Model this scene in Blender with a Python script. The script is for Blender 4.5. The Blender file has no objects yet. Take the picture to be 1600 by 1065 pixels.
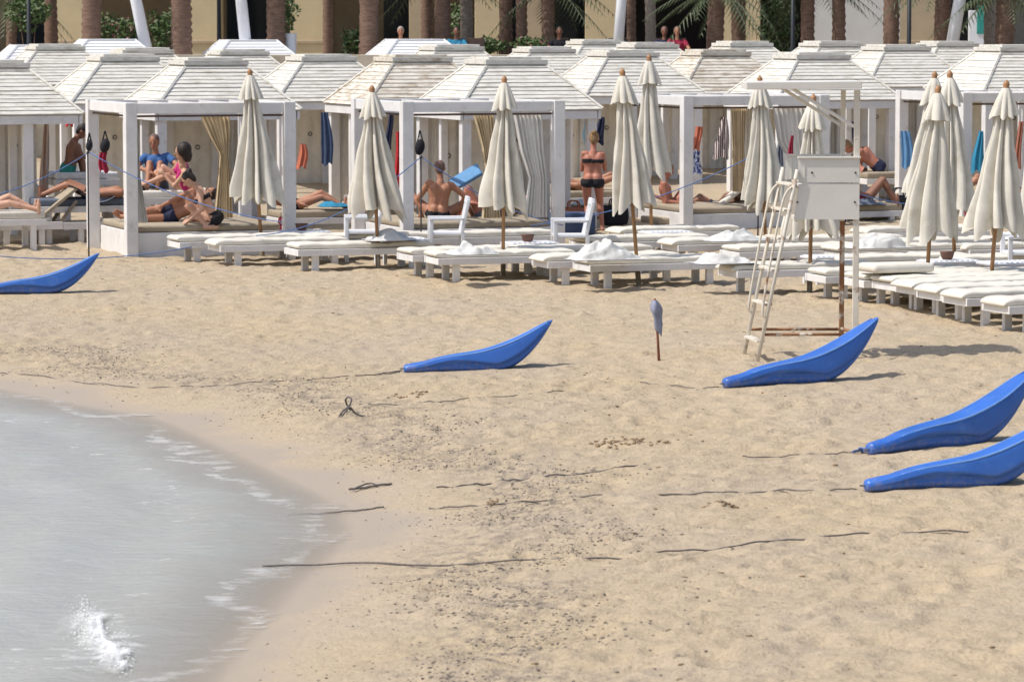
import bpy, bmesh, math, random
import numpy as np
from mathutils import Vector, Matrix

scene = bpy.context.scene
C = scene.collection
rad = math.radians
# ------------------------------------------------------------------ camera, sky, sun, exposure
F = 5500.0                      # focal length in pixels of a 1600 px wide picture
CAMH = 3.4
PITCH = math.atan((532.5 - 40.0) / F)
cam_d = bpy.data.cameras.new('camera')
cam = bpy.data.objects.new('camera', cam_d); C.objects.link(cam)
cam.location = (0, 0, CAMH)
cam.rotation_euler = (math.pi / 2 - PITCH, 0, 0)
cam_d.sensor_width = 36.0
cam_d.lens = F / 1600 * 36
cam_d.clip_end = 2000
cam_d.dof.use_dof = True
cam_d.dof.focus_distance = 40.0
cam_d.dof.aperture_fstop = 6.3
scene.camera = cam

SUN_EL = rad(57)
to_sun = Vector((-0.955 * math.cos(SUN_EL), -0.296 * math.cos(SUN_EL), math.sin(SUN_EL))).normalized()
w = bpy.data.worlds.new('World'); scene.world = w; w.use_nodes = True
wn = w.node_tree
sky = wn.nodes.new('ShaderNodeTexSky'); sky.sky_type = 'NISHITA'; sky.sun_disc = False
sky.sun_elevation = SUN_EL
sky.sun_rotation = math.atan2(to_sun.x, to_sun.y)
sky.air_density = 1.0; sky.dust_density = 2.5; sky.ozone_density = 1.0
bg = wn.nodes['Background']; bg.inputs['Strength'].default_value = 0.15
wn.links.new(sky.outputs[0], bg.inputs[0])
sd = bpy.data.lights.new('sun', 'SUN'); sd.energy = 3.8; sd.angle = rad(0.53); sd.color = (1.0, 0.955, 0.89)
sun = bpy.data.objects.new('sun', sd); C.objects.link(sun)
sun.rotation_euler = (-to_sun).to_track_quat('-Z', 'Y').to_euler()
sun.location = (-30, 20, 40)
scene.view_settings.view_transform = 'Standard'
scene.view_settings.look = 'None'
scene.view_settings.exposure = 0.0
scene.view_settings.gamma = 1.0
scene.view_settings.use_curve_mapping = False

# ------------------------------------------------------------------ measuring helpers (photo pixel -> place)
FWD = Vector((0, math.cos(PITCH), -math.sin(PITCH)))
UP = Vector((0, math.sin(PITCH), math.cos(PITCH)))
def ray(px, py):
    return FWD + Vector((1, 0, 0)) * ((px - 800) / F) + UP * ((532.5 - py) / F)
def P(px, py, D):
    d = ray(px, py); return Vector((0, 0, CAMH)) + d * (D / d.y)
def on_z(px, py, z):
    d = ray(px, py); return Vector((0, 0, CAMH)) + d * ((z - CAMH) / d.z)

ZW = -0.45
shore_px = [(-260, 578), (-100, 594), (0, 607), (110, 630), (240, 652), (330, 690), (430, 738), (515, 780), (548, 822), (530, 862),
            (480, 908), (430, 965), (385, 1015), (350, 1065), (322, 1120), (300, 1200)]
SH = [on_z(a, b, ZW) for a, b in shore_px]
SH = [Vector((-60, 62, 0)), Vector((-22, 45, 0))] + SH + [Vector((-2.4, 14, 0)), Vector((-3.0, 8, 0)), Vector((-6, 0, 0)), Vector((-14, -10, 0)), Vector((-60, -40, 0))]
SHA = np.array([(p.x, p.y) for p in SH])
# Catmull-Rom smoothing of the shoreline
def smooth_poly(A, n=6):
    out = []
    for i in range(len(A) - 1):
        p0 = A[max(i - 1, 0)]; p1 = A[i]; p2 = A[i + 1]; p3 = A[min(i + 2, len(A) - 1)]
        for k in range(n):
            t = k / n
            out.append(0.5 * ((2 * p1) + (-p0 + p2) * t + (2 * p0 - 5 * p1 + 4 * p2 - p3) * t * t + (-p0 + 3 * p1 - 3 * p2 + p3) * t ** 3))
    out.append(A[-1]); return np.array(out)
SHS = smooth_poly(SHA, 3)
def shore_dist(X, Y):
    """signed distance to the waterline, positive on land"""
    X = np.asarray(X, float); Y = np.asarray(Y, float)
    best = np.full(X.shape, 1e9); sign = np.ones(X.shape)
    for i in range(len(SHS) - 1):
        ax, ay = SHS[i]; bx, by = SHS[i + 1]
        dx, dy = bx - ax, by - ay; L2 = dx * dx + dy * dy
        t = np.clip(((X - ax) * dx + (Y - ay) * dy) / L2, 0, 1)
        ex = X - (ax + t * dx); ey = Y - (ay + t * dy)
        d = np.hypot(ex, ey); s = dx * (Y - ay) - dy * (X - ax)
        m = d < best
        best = np.where(m, d, best); sign = np.where(m, np.where(s > 0, 1.0, -1.0), sign)
    return best * sign
def sstep(a, b, x):
    t = np.clip((x - a) / (b - a), 0, 1); return t * t * (3 - 2 * t)
def base_h(X, Y):
    d = shore_dist(X, Y)
    land = ZW * np.exp(-np.clip(d, 0, None) / 3.6)
    sea = ZW + 0.045 * np.clip(d, -30, 0)
    z = np.where(d > 0, land, sea)
    z = z + 0.035 * np.clip(np.asarray(Y) - 54, 0, 16)
    return z
SHL = [tuple(map(float, p)) for p in SHS]
def sd1(x, y):
    best = 1e18; sg = 1.0
    for i in range(len(SHL) - 1):
        ax, ay = SHL[i]; bx_, by = SHL[i + 1]; dx = bx_ - ax; dy = by - ay
        t = ((x - ax) * dx + (y - ay) * dy) / (dx * dx + dy * dy); t = 0.0 if t < 0 else 1.0 if t > 1 else t
        ex = x - ax - t * dx; ey = y - ay - t * dy; d = ex * ex + ey * ey
        if d < best: best = d; sg = 1.0 if dx * (y - ay) - dy * (x - ax) > 0 else -1.0
    return math.sqrt(best) * sg
def gz(x, y):
    d = sd1(x, y)
    return (ZW * math.exp(-d / 3.6) if d > 0 else ZW + 0.045 * max(d, -30)) + 0.035 * min(max(y - 54, 0), 16)
def ground(px, py):
    z = -0.05; p = None
    for _ in range(12):
        p = on_z(px, py, z); z = 0.5 * z + 0.5 * gz(p.x, p.y)
    p = on_z(px, py, z); return p

YAW = rad(20)
U = Vector((math.cos(YAW), math.sin(YAW), 0)); V = Vector((-math.sin(YAW), math.cos(YAW), 0))

# ------------------------------------------------------------------ noise
def vnoise(X, Y, cell, seed):
    rs = np.random.RandomState(seed); T = rs.rand(256, 256)
    x = X / cell; y = Y / cell
    xi = np.floor(x).astype(int); yi = np.floor(y).astype(int)
    fx = x - xi; fy = y - yi; fx = fx * fx * (3 - 2 * fx); fy = fy * fy * (3 - 2 * fy)
    g = lambda a, b: T[a & 255, b & 255]
    return (g(xi, yi) * (1 - fx) + g(xi + 1, yi) * fx) * (1 - fy) + (g(xi, yi + 1) * (1 - fx) + g(xi + 1, yi + 1) * fx) * fy - 0.5

# ------------------------------------------------------------------ materials
def newmat(name):
    m = bpy.data.materials.new(name); m.use_nodes = True
    nt = m.node_tree; b = nt.nodes['Principled BSDF']
    return m, nt, b
def N(nt, t, **kw):
    n = nt.nodes.new(t)
    for k, v in kw.items(): setattr(n, k, v)
    return n
def mixrgb(nt, fac, a, b, mode='MIX'):
    n = N(nt, 'ShaderNodeMix', data_type='RGBA', blend_type=mode)
    for sock, val in ((n.inputs[0], fac), (n.inputs[6], a), (n.inputs[7], b)):
        if hasattr(val, 'is_output') or isinstance(val, bpy.types.NodeSocket): nt.links.new(val, sock)
        elif isinstance(val, (int, float)): sock.default_value = val
        else: sock.default_value = (*val, 1)
    return n.outputs[2]
def ramp(nt, src, lo, hi):
    n = N(nt, 'ShaderNodeMapRange'); n.inputs[1].default_value = lo; n.inputs[2].default_value = hi
    nt.links.new(src, n.inputs[0]); return n.outputs[0]
def coords(nt, rnd=True):
    tc = N(nt, 'ShaderNodeTexCoord')
    if not rnd: return tc.outputs['Object']
    oi = N(nt, 'ShaderNodeObjectInfo')
    vm = N(nt, 'ShaderNodeVectorMath', operation='MULTIPLY_ADD')
    vm.inputs[1].default_value = (1, 1, 1)
    mu = N(nt, 'ShaderNodeVectorMath', operation='SCALE'); mu.inputs[3].default_value = 37.0
    cx = N(nt, 'ShaderNodeCombineXYZ')
    for i in range(3): nt.links.new(oi.outputs['Random'], cx.inputs[i])
    nt.links.new(cx.outputs[0], mu.inputs[0])
    nt.links.new(tc.outputs['Object'], vm.inputs[0]); nt.links.new(mu.outputs[0], vm.inputs[2])
    return vm.outputs[0]
def noise(nt, vec, scale, detail=4, rough=0.55):
    n = N(nt, 'ShaderNodeTexNoise'); n.inputs['Scale'].default_value = scale
    n.inputs['Detail'].default_value = detail; n.inputs['Roughness'].default_value = rough
    nt.links.new(vec, n.inputs['Vector']); return n.outputs['Fac']
def M(name, col, rough=0.7, var=0.12, scale=6, bump=0.0, bscale=80, stain=None, metal=0, spec=0.4, stretch=None, sss=0):
    m, nt, b = newmat(name)
    v = coords(nt)
    if stretch:
        mp = N(nt, 'ShaderNodeMapping'); mp.inputs['Scale'].default_value = stretch
        nt.links.new(v, mp.inputs[0]); v = mp.outputs[0]
    f = noise(nt, v, scale)
    lo = tuple(max(0, c * (1 - var)) for c in col); hi = tuple(min(1, c * (1 + var)) for c in col)
    c = mixrgb(nt, ramp(nt, f, 0.3, 0.7), lo, hi)
    if stain:
        scol, slo, shi, ssc = stain
        c = mixrgb(nt, ramp(nt, noise(nt, v, ssc, 6, 0.65), slo, shi), c, scol)
    nt.links.new(c, b.inputs['Base Color'])
    b.inputs['Roughness'].default_value = rough; b.inputs['Metallic'].default_value = metal
    b.inputs['Specular IOR Level'].default_value = spec
    if sss:
        b.inputs['Subsurface Weight'].default_value = sss; b.inputs['Subsurface Radius'].default_value = (0.02, 0.008, 0.004)
    if bump:
        bp = N(nt, 'ShaderNodeBump'); bp.inputs['Strength'].default_value = bump; bp.inputs['Distance'].default_value = 0.01
        nt.links.new(noise(nt, v, bscale, 3), bp.inputs['Height']); nt.links.new(bp.outputs[0], b.inputs['Normal'])
    return m
MT = {}
MT['paint'] = M('white_paint', (0.72, 0.705, 0.69), 0.6, 0.08, 3, 0.2, 60, stain=((0.45, 0.40, 0.34), 0.58, 0.85, 5))
MT['plastic'] = M('white_plastic', (0.72, 0.73, 0.75), 0.4, 0.04, 4)
MT['slat'] = M('slat_paint', (0.68, 0.655, 0.595), 0.7, 0.12, 5, 0.3, 60, stain=((0.42, 0.38, 0.30), 0.50, 0.72, 3.4), stretch=(1, 4, 4))
MT['slat_worn'] = M('slat_worn', (0.66, 0.62, 0.54), 0.75, 0.16, 5, 0.4, 60, stain=((0.38, 0.29, 0.20), 0.48, 0.66, 3.8), stretch=(1, 3.5, 3.5))
MT['slat_white'] = M('slat_clean', (0.80, 0.80, 0.81), 0.6, 0.04, 5)
MT['canvas'] = M('cream_canvas', (0.80, 0.77, 0.70), 0.9, 0.10, 4, 0.3, 120, stain=((0.42, 0.36, 0.27), 0.58, 0.85, 2))
MT['umb'] = M('parasol_canvas', (0.63, 0.595, 0.515), 0.9, 0.10, 5, 0.25, 90, stain=((0.40, 0.34, 0.25), 0.55, 0.85, 3))
MT['curtain'] = M('curtain_cloth', (0.58, 0.46, 0.29), 0.9, 0.12, 5, 0.2, 90)
MT['curtain_pale'] = M('curtain_pale', (0.66, 0.64, 0.60), 0.9, 0.08, 5, 0.2, 90)
MT['cushion'] = M('cream_cushion', (0.66, 0.625, 0.545), 0.9, 0.07, 5, 0.3, 60, stain=((0.55, 0.48, 0.36), 0.6, 0.9, 4))
MT['mattress'] = M('tan_mattress', (0.36, 0.30, 0.22), 0.9, 0.10, 5, 0.3, 60)
MT['wood'] = M('pole_wood', (0.30, 0.16, 0.07), 0.6, 0.25, 6, 0.3, 50, stretch=(6, 6, 1))
MT['wood_old'] = M('weathered_wood', (0.24, 0.20, 0.15), 0.8, 0.25, 6, 0.3, 50)
MT['finial'] = M('finial_wood', (0.36, 0.19, 0.09), 0.5, 0.15, 12)
MT['rail'] = M('brown_rail', (0.10, 0.06, 0.045), 0.6, 0.2, 8)
MT['rust'] = M('rusty_paint', (0.68, 0.63, 0.54), 0.6, 0.1, 4, 0.3, 60, stain=((0.26, 0.12, 0.045), 0.56, 0.66, 5))
MT['rusty'] = M('rusted_steel', (0.27, 0.13, 0.06), 0.8, 0.3, 8, 0.4, 60, stain=((0.62, 0.57, 0.48), 0.55, 0.62, 7))
MT['panel'] = M('panel_paint', (0.68, 0.655, 0.60), 0.55, 0.05, 2, 0.15, 40, stain=((0.5, 0.42, 0.32), 0.64, 0.85, 3))
MT['bolt'] = M('dark_bolt', (0.06, 0.05, 0.045), 0.6, 0.2, 8)
MT['boat'] = M('blue_plastic', (0.035, 0.135, 0.49), 0.36, 0.12, 3, 0.08, 60, spec=0.5, stain=((0.09, 0.20, 0.52), 0.55, 0.8, 5))
def dust(m):
    nt = m.node_tree; b = nt.nodes['Principled BSDF']; src = b.inputs['Base Color'].links[0].from_socket
    v = coords(nt); tc = N(nt, 'ShaderNodeTexCoord'); sp = N(nt, 'ShaderNodeSeparateXYZ'); nt.links.new(tc.outputs['Object'], sp.inputs[0])
    low = N(nt, 'ShaderNodeMapRange'); low.inputs[1].default_value = 0.16; low.inputs[2].default_value = 0.0; low.inputs[3].default_value = 0.0; low.inputs[4].default_value = 0.30; nt.links.new(sp.outputs[2], low.inputs[0])
    ad = N(nt, 'ShaderNodeMath', operation='ADD'); nt.links.new(low.outputs[0], ad.inputs[0]); nt.links.new(noise(nt, v, 26, 6, 0.7), ad.inputs[1])
    f = ramp(nt, ad.outputs[0], 0.62, 0.95); mm = N(nt, 'ShaderNodeMath', operation='MULTIPLY'); nt.links.new(f, mm.inputs[0]); mm.inputs[1].default_value = 0.6
    nt.links.new(mixrgb(nt, mm.outputs[0], src, (0.36, 0.30, 0.22)), b.inputs['Base Color'])
dust(MT['boat'])
MT['boat_rim'] = M('worn_highlight_rim', (0.13, 0.27, 0.58), 0.4, 0.15, 8)  # paler blue paints the sun highlight of the top edge into the worn plastic
MT['rope'] = M('sandy_rope', (0.13, 0.115, 0.11), 0.9, 0.3, 30)
MT['rope_blue'] = M('blue_rope', (0.10, 0.17, 0.36), 0.8, 0.2, 20)
MT['rod'] = M('dark_rod', (0.05, 0.045, 0.045), 0.7, 0.2, 10)
MT['flag'] = M('faded_flag', (0.27, 0.29, 0.38), 0.9, 0.2, 12)
MT['stake'] = M('stake_wood', (0.24, 0.10, 0.06), 0.8, 0.25, 20)
MT['sheet'] = M('white_cover', (0.60, 0.595, 0.57), 0.85, 0.06, 6, 0.5, 30)
MT['pot'] = M('clay_pot', (0.17, 0.085, 0.06), 0.7, 0.2, 10)
MT['bark'] = M('palm_bark', (0.20, 0.125, 0.09), 0.95, 0.35, 6, 0.8, 20, stretch=(1, 1, 5))
MT['bark_grey'] = M('palm_bark_grey', (0.30, 0.25, 0.21), 0.95, 0.25, 6, 0.8, 20, stretch=(1, 1, 5))
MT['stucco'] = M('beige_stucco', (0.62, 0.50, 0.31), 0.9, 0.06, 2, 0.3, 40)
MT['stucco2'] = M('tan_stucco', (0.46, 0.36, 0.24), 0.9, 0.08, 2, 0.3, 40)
MT['stucco_w'] = M('pale_stucco', (0.62, 0.60, 0.57), 0.9, 0.05, 2, 0.3, 40)
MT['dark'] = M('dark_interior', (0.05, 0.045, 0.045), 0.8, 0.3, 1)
MT['glass'] = M('dark_glass', (0.03, 0.04, 0.055), 0.08, 0.2, 1)
MT['iron'] = M('black_iron', (0.02, 0.024, 0.028), 0.5, 0.2, 5)
MT['mast'] = M('white_mast', (0.80, 0.81, 0.84), 0.4, 0.04, 3)
MT['stone'] = M('terrace_stone', (0.42, 0.37, 0.29), 0.9, 0.15, 3, 0.4, 30)
MT['hair_d'] = M('dark_hair', (0.025, 0.018, 0.016), 0.6, 0.3, 40)
MT['hair_b'] = M('blond_hair', (0.24, 0.15, 0.07), 0.6, 0.3, 40)
MT['hair_g'] = M('grey_hair', (0.33, 0.30, 0.27), 0.7, 0.2, 40)
MT['hair_s'] = M('shaved_hair', (0.16, 0.10, 0.08), 0.7, 0.2, 40)
def cloth(name, col): MT[name] = M(name, col, 0.9, 0.12, 10, 0.2, 80)
for n_, c_ in dict(black=(0.015, 0.015, 0.02), navy=(0.02, 0.025, 0.06), blue_shirt=(0.05, 0.13, 0.32), pink=(0.48, 0.03, 0.17), red=(0.45, 0.02, 0.025),
                   towel_blue=(0.06, 0.09, 0.17), sky=(0.12, 0.27, 0.47), teal=(0.03, 0.22, 0.36), orange=(0.55, 0.17, 0.10), maroon=(0.30, 0.02, 0.05),
                   greyblue=(0.12, 0.14, 0.18), white=(0.75, 0.75, 0.75), jade=(0.04, 0.30, 0.26), terracotta=(0.36, 0.14, 0.09)).items():
    cloth(n_, c_)
def skin(name, col): MT[name] = M(name, col, 0.55, 0.10, 5, sss=0.15)
skin('skin_tan', (0.40, 0.19, 0.115)); skin('skin_red', (0.44, 0.185, 0.125)); skin('skin_fair', (0.56, 0.33, 0.23)); skin('skin_brown', (0.26, 0.125, 0.08))
# two-tone prints
def print_mat(name, a, b, kind, sc):
    m, nt, bs = newmat(name); v = coords(nt, False)
    if kind == 'stripe':
        t = N(nt, 'ShaderNodeTexWave'); t.inputs['Scale'].default_value = sc; t.inputs['Distortion'].default_value = 1.5
        nt.links.new(v, t.inputs[0]); f = t.outputs['Fac']
    else: f = noise(nt, v, sc, 3)
    nt.links.new(mixrgb(nt, ramp(nt, f, 0.46, 0.54), a, b), bs.inputs['Base Color']); bs.inputs['Roughness'].default_value = 0.9
    MT[name] = m
print_mat('stripe_red', (0.06, 0.02, 0.03), (0.62, 0.55, 0.52), 'stripe', 9)
print_mat('flower_blue', (0.03, 0.05, 0.22), (0.55, 0.58, 0.65), 'noise', 22)
print_mat('batik', (0.42, 0.27, 0.22), (0.58, 0.46, 0.39), 'stripe', 4)
print_mat('stripe_blue', (0.30, 0.42, 0.52), (0.66, 0.68, 0.68), 'stripe', 14)

def leaf_mat(name, a, b):
    m, nt, bs = newmat(name); v = coords(nt)
    nt.links.new(mixrgb(nt, ramp(nt, noise(nt, v, 9, 3), 0.3, 0.7), a, b), bs.inputs['Base Color'])
    bs.inputs['Roughness'].default_value = 0.55; MT[name] = m
leaf_mat('leaf', (0.035, 0.075, 0.018), (0.10, 0.15, 0.035)); leaf_mat('frond', (0.04, 0.07, 0.025), (0.10, 0.12, 0.05))
leaf_mat('blossom', (0.42, 0.10, 0.13), (0.50, 0.22, 0.24))

# sand
def sand_material():
    m, nt, b = newmat('sand')
    v = N(nt, 'ShaderNodeTexCoord').outputs['Object']
    at = N(nt, 'ShaderNodeAttribute'); at.attribute_name = 'wet'
    ad = N(nt, 'ShaderNodeAttribute'); ad.attribute_name = 'drift'
    big = ramp(nt, noise(nt, v, 0.45, 3), 0.35, 0.65)
    c = mixrgb(nt, big, (0.448, 0.368, 0.264), (0.478, 0.380, 0.240))
    mid = ramp(nt, noise(nt, v, 5, 5, 0.65), 0.25, 0.75)
    c = mixrgb(nt, mid, mixrgb(nt, 0.15, c, (0.26, 0.185, 0.12)), mixrgb(nt, 0.16, c, (0.66, 0.52, 0.37)))
    fine = ramp(nt, noise(nt, v, 42, 5, 0.75), 0.3, 0.7)
    c = mixrgb(nt, fine, mixrgb(nt, 0.26, c, (0.18, 0.125, 0.08)), mixrgb(nt, 0.14, c, (0.75, 0.64, 0.50)))
    # dark flecks, coarse and fine
    fl = ramp(nt, noise(nt, v, 13, 5, 0.7), 0.60, 0.68)
    mul = N(nt, 'ShaderNodeMath', operation='MULTIPLY'); nt.links.new(fl, mul.inputs[0]); mul.inputs[1].default_value = 0.42
    c = mixrgb(nt, mul.outputs[0], c, (0.19, 0.125, 0.07))
    f2 = ramp(nt, noise(nt, v, 24, 4, 0.6), 0.60, 0.70)
    m2 = N(nt, 'ShaderNodeMath', operation='MULTIPLY'); nt.links.new(f2, m2.inputs[0]); m2.inputs[1].default_value = 0.45
    c = mixrgb(nt, m2.outputs[0], c, (0.17, 0.115, 0.07))
    # drift line
    dl = N(nt, 'ShaderNodeMath', operation='MULTIPLY'); nt.links.new(ad.outputs['Fac'], dl.inputs[0]); nt.links.new(ramp(nt, noise(nt, v, 7, 6, 0.75), 0.46, 0.62), dl.inputs[1])
    dm = N(nt, 'ShaderNodeMath', operation='MULTIPLY'); nt.links.new(dl.outputs[0], dm.inputs[0]); dm.inputs[1].default_value = 0.85
    c = mixrgb(nt, dm.outputs[0], c, (0.21, 0.175, 0.14))
    c = mixrgb(nt, at.outputs['Fac'], c, (0.40, 0.325, 0.240))
    nt.links.new(c, b.inputs['Base Color'])
    r = N(nt, 'ShaderNodeMapRange'); r.inputs[3].default_value = 0.95; r.inputs[4].default_value = 0.38
    nt.links.new(at.outputs['Fac'], r.inputs[0]); nt.links.new(r.outputs[0], b.inputs['Roughness'])
    b.inputs['Specular IOR Level'].default_value = 0.3
    bp = N(nt, 'ShaderNodeBump'); bp.inputs['Distance'].default_value = 0.03
    iv = N(nt, 'ShaderNodeMapRange'); iv.inputs[3].default_value = 1.0; iv.inputs[4].default_value = 0.08
    nt.links.new(at.outputs['Fac'], iv.inputs[0]); nt.links.new(iv.outputs[0], bp.inputs['Strength'])
    nt.links.new(noise(nt, v, 16, 5, 0.65), bp.inputs['Height']); nt.links.new(bp.outputs[0], b.inputs['Normal'])
    return m
MT['sand'] = sand_material()

def water_material():
    m, nt, b = newmat('sea_water')
    v = N(nt, 'ShaderNodeTexCoord').outputs['Object']
    at = N(nt, 'ShaderNodeAttribute'); at.attribute_name = 'shallow'
    mp = N(nt, 'ShaderNodeMapping'); mp.inputs['Scale'].default_value = (0.8, 1.15, 1); mp.inputs['Rotation'].default_value = (0, 0, rad(-12)); nt.links.new(v, mp.inputs[0])
    c = mixrgb(nt, at.outputs['Fac'], (0.42, 0.425, 0.39), (0.43, 0.385, 0.32))
    c = mixrgb(nt, ramp(nt, noise(nt, mp.outputs[0], 1.2, 4), 0.35, 0.7), c, mixrgb(nt, 0.3, c, (0.42, 0.44, 0.42)))
    # lace of foam near the edge, whitish sparkle painted in with it
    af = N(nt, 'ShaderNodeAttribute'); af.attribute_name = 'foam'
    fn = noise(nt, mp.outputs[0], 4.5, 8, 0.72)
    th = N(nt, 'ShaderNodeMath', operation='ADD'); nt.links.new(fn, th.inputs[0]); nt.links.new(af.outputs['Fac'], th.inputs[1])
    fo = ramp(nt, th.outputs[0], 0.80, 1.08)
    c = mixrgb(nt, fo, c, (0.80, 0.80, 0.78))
    nt.links.new(c, b.inputs['Base Color'])
    r = N(nt, 'ShaderNodeMapRange'); r.inputs[3].default_value = 0.16; r.inputs[4].default_value = 0.8
    nt.links.new(fo, r.inputs[0]); nt.links.new(r.outputs[0], b.inputs['Roughness'])
    b.inputs['IOR'].default_value = 1.33
    al = N(nt, 'ShaderNodeMath', operation='POWER'); nt.links.new(at.outputs['Fac'], al.inputs[0]); al.inputs[1].default_value = 1.6
    am = N(nt, 'ShaderNodeMath', operation='SUBTRACT'); am.inputs[0].default_value = 1.0; nt.links.new(al.outputs[0], am.inputs[1])
    ax_ = N(nt, 'ShaderNodeMath', operation='MAXIMUM'); nt.links.new(am.outputs[0], ax_.inputs[0]); nt.links.new(fo, ax_.inputs[1])
    nt.links.new(ax_.outputs[0], b.inputs['Alpha'])
    bp = N(nt, 'ShaderNodeBump'); bp.inputs['Strength'].default_value = 0.6; bp.inputs['Distance'].default_value = 0.03
    nt.links.new(noise(nt, mp.outputs[0], 8, 6, 0.65), bp.inputs['Height']); nt.links.new(bp.outputs[0], b.inputs['Normal'])
    return m
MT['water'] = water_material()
MT['foam'] = M('sea_foam', (0.86, 0.86, 0.85), 0.8, 0.04, 20)
MT['pebble'] = M('pebble', (0.20, 0.17, 0.14), 0.8, 0.45, 3)

# ------------------------------------------------------------------ object helpers
def mk(name, verts, faces, mat, parent=None, smooth=False, loc=None):
    me = bpy.data.meshes.new(name); me.from_pydata([tuple(v) for v in verts], [], faces); me.update()
    return mko(name, me, mat, parent, smooth, loc)
def mko(name, me, mat, parent=None, smooth=False, loc=None):
    if mat is not None and len(me.materials) == 0: me.materials.append(MT[mat] if isinstance(mat, str) else mat)
    if smooth: me.polygons.foreach_set('use_smooth', [True] * len(me.polygons))
    o = bpy.data.objects.new(name, me); C.objects.link(o)
    if parent is not None: o.parent = parent
    if loc is not None: o.location = loc
    return o
def tag(o, label, cat, group=None):
    o['label'] = label; o['category'] = cat
    if group: o['group'] = group
    return o
def thing(name, label, cat, loc, rz=0.0, group=None):
    o = bpy.data.objects.new(name, None); C.objects.link(o)
    o.location = loc; o.rotation_euler = (0, 0, rz); o.empty_display_size = 0.2
    return tag(o, label, cat, group)
def struct(o): o['kind'] = 'structure'; return o
def copy_tree(o, parent=None):
    c = o.copy(); C.objects.link(c); c.parent = parent
    for ch in list(o.children): copy_tree(ch, c)
    return c
class MB:
    """collects shapes into one mesh"""
    def __init__(s): s.v = []; s.f = []
    def add(s, vs, fs):
        k = len(s.v); s.v += [tuple(v) for v in vs]; s.f += [tuple(i + k for i in f) for f in fs]; return s
    def box(s, c, d, bev=0.0, rot=None):
        hx, hy, hz = d[0] / 2, d[1] / 2, d[2] / 2
        if bev <= 0:
            vs = [Vector((x * hx, y * hy, z * hz)) for z in (-1, 1) for y in (-1, 1) for x in (-1, 1)]
            fs = [(0, 2, 3, 1), (4, 5, 7, 6), (0, 1, 5, 4), (2, 6, 7, 3), (0, 4, 6, 2), (1, 3, 7, 5)]
        else:
            bm = bmesh.new(); bmesh.ops.create_cube(bm, size=1)
            for v in bm.verts: v.co = Vector((v.co.x * d[0], v.co.y * d[1], v.co.z * d[2]))
            bmesh.ops.bevel(bm, geom=bm.edges[:], offset=bev, segments=2, affect='EDGES', profile=0.6)
            bm.verts.index_update(); vs = [v.co.copy() for v in bm.verts]; fs = [tuple(v.index for v in f.verts) for f in bm.faces]; bm.free()
        if rot is not None: vs = [rot @ v for v in vs]
        return s.add([v + Vector(c) for v in vs], fs)
    def tube(s, pts, r, n=8, cap=True, r2=None):
        pts = [Vector(p) for p in pts]; m = len(pts); rings = []
        prev = None
        for i, p in enumerate(pts):
            t = (pts[min(i + 1, m - 1)] - pts[max(i - 1, 0)])
            t = t.normalized() if t.length > 1e-9 else Vector((0, 0, 1))
            if prev is None:
                a = Vector((0, 0, 1)) if abs(t.z) < 0.9 else Vector((1, 0, 0)); nx = t.cross(a).normalized()
            else:
                nx = (prev - t * prev.dot(t)).normalized()
            prev = nx; ny = t.cross(nx)
            rr = r if r2 is None else r + (r2 - r) * i / (m - 1)
            if isinstance(r, (list, tuple)): rr = r[i]
            rings.append([p + (nx * math.cos(2 * math.pi * k / n) + ny * math.sin(2 * math.pi * k / n)) * rr for k in range(n)])
        vs = [v for R in rings for v in R]
        fs = [(i * n + k, i * n + (k + 1) % n, (i + 1) * n + (k + 1) % n, (i + 1) * n + k) for i in range(m - 1) for k in range(n)]
        if cap: fs += [tuple(range(n))[::-1], tuple((m - 1) * n + k for k in range(n))]
        return s.add(vs, fs)
    def build(s, name, mat, parent=None, smooth=False, loc=None):
        return mk(name, s.v, s.f, mat, parent, smooth, loc)
def bezier_pts(pts, n=8):
    A = np.array([tuple(p) for p in pts], float); return [Vector(p) for p in smooth_poly(A, n)]

# ------------------------------------------------------------------ the beach
def axis(lo, hi, step, far_lo, far_hi, g=1.35):
    a = list(np.arange(lo, hi + 1e-6, step)); st = step; x = lo; pre = []
    while x > far_lo: st *= g; x -= st; pre.append(x)
    st = step; x = a[-1]; post = []
    while x < far_hi: st *= g; x += st; post.append(x)
    return np.array(pre[::-1] + a + post)
def grid_mesh(name, xs, ys, Z):
    nx, ny = len(xs), len(ys)
    X, Y = np.meshgrid(xs, ys)
    co = np.stack([X, Y, Z], -1).reshape(-1, 3).astype(np.float32)
    i = (np.arange(ny - 1)[:, None] * nx + np.arange(nx - 1)[None, :]).reshape(-1)
    q = np.stack([i, i + 1, i + 1 + nx, i + nx], 1).astype(np.int32)
    me = bpy.data.meshes.new(name)
    me.vertices.add(len(co)); me.vertices.foreach_set('co', co.ravel())
    me.loops.add(q.size); me.loops.foreach_set('vertex_index', q.ravel())
    me.polygons.add(len(q)); me.polygons.foreach_set('loop_start', np.arange(0, q.size, 4, dtype=np.int32))
    me.polygons.foreach_set('loop_total', np.full(len(q), 4, np.int32))
    me.polygons.foreach_set('use_smooth', np.ones(len(q), bool))
    me.update(); return me
xs = axis(-9.0, 9.0, 0.045, -400, 400); ys = axis(17.5, 58.0, 0.055, -150, 600)
X, Y = np.meshgrid(xs, ys)
D0 = shore_dist(X, Y); H = base_h(X, Y)
dry = sstep(0.35, 1.4, D0 + 0.5 * vnoise(X, Y, 0.8, 3))
relief = 0.045 * vnoise(X, Y, 2.7, 11) + 0.026 * vnoise(X, Y, 0.9, 12) + 0.024 * vnoise(X, Y, 0.38, 13) + 0.034 * vnoise(X, Y, 0.20, 14) + 0.042 * vnoise(X, Y, 0.105, 15)
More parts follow.
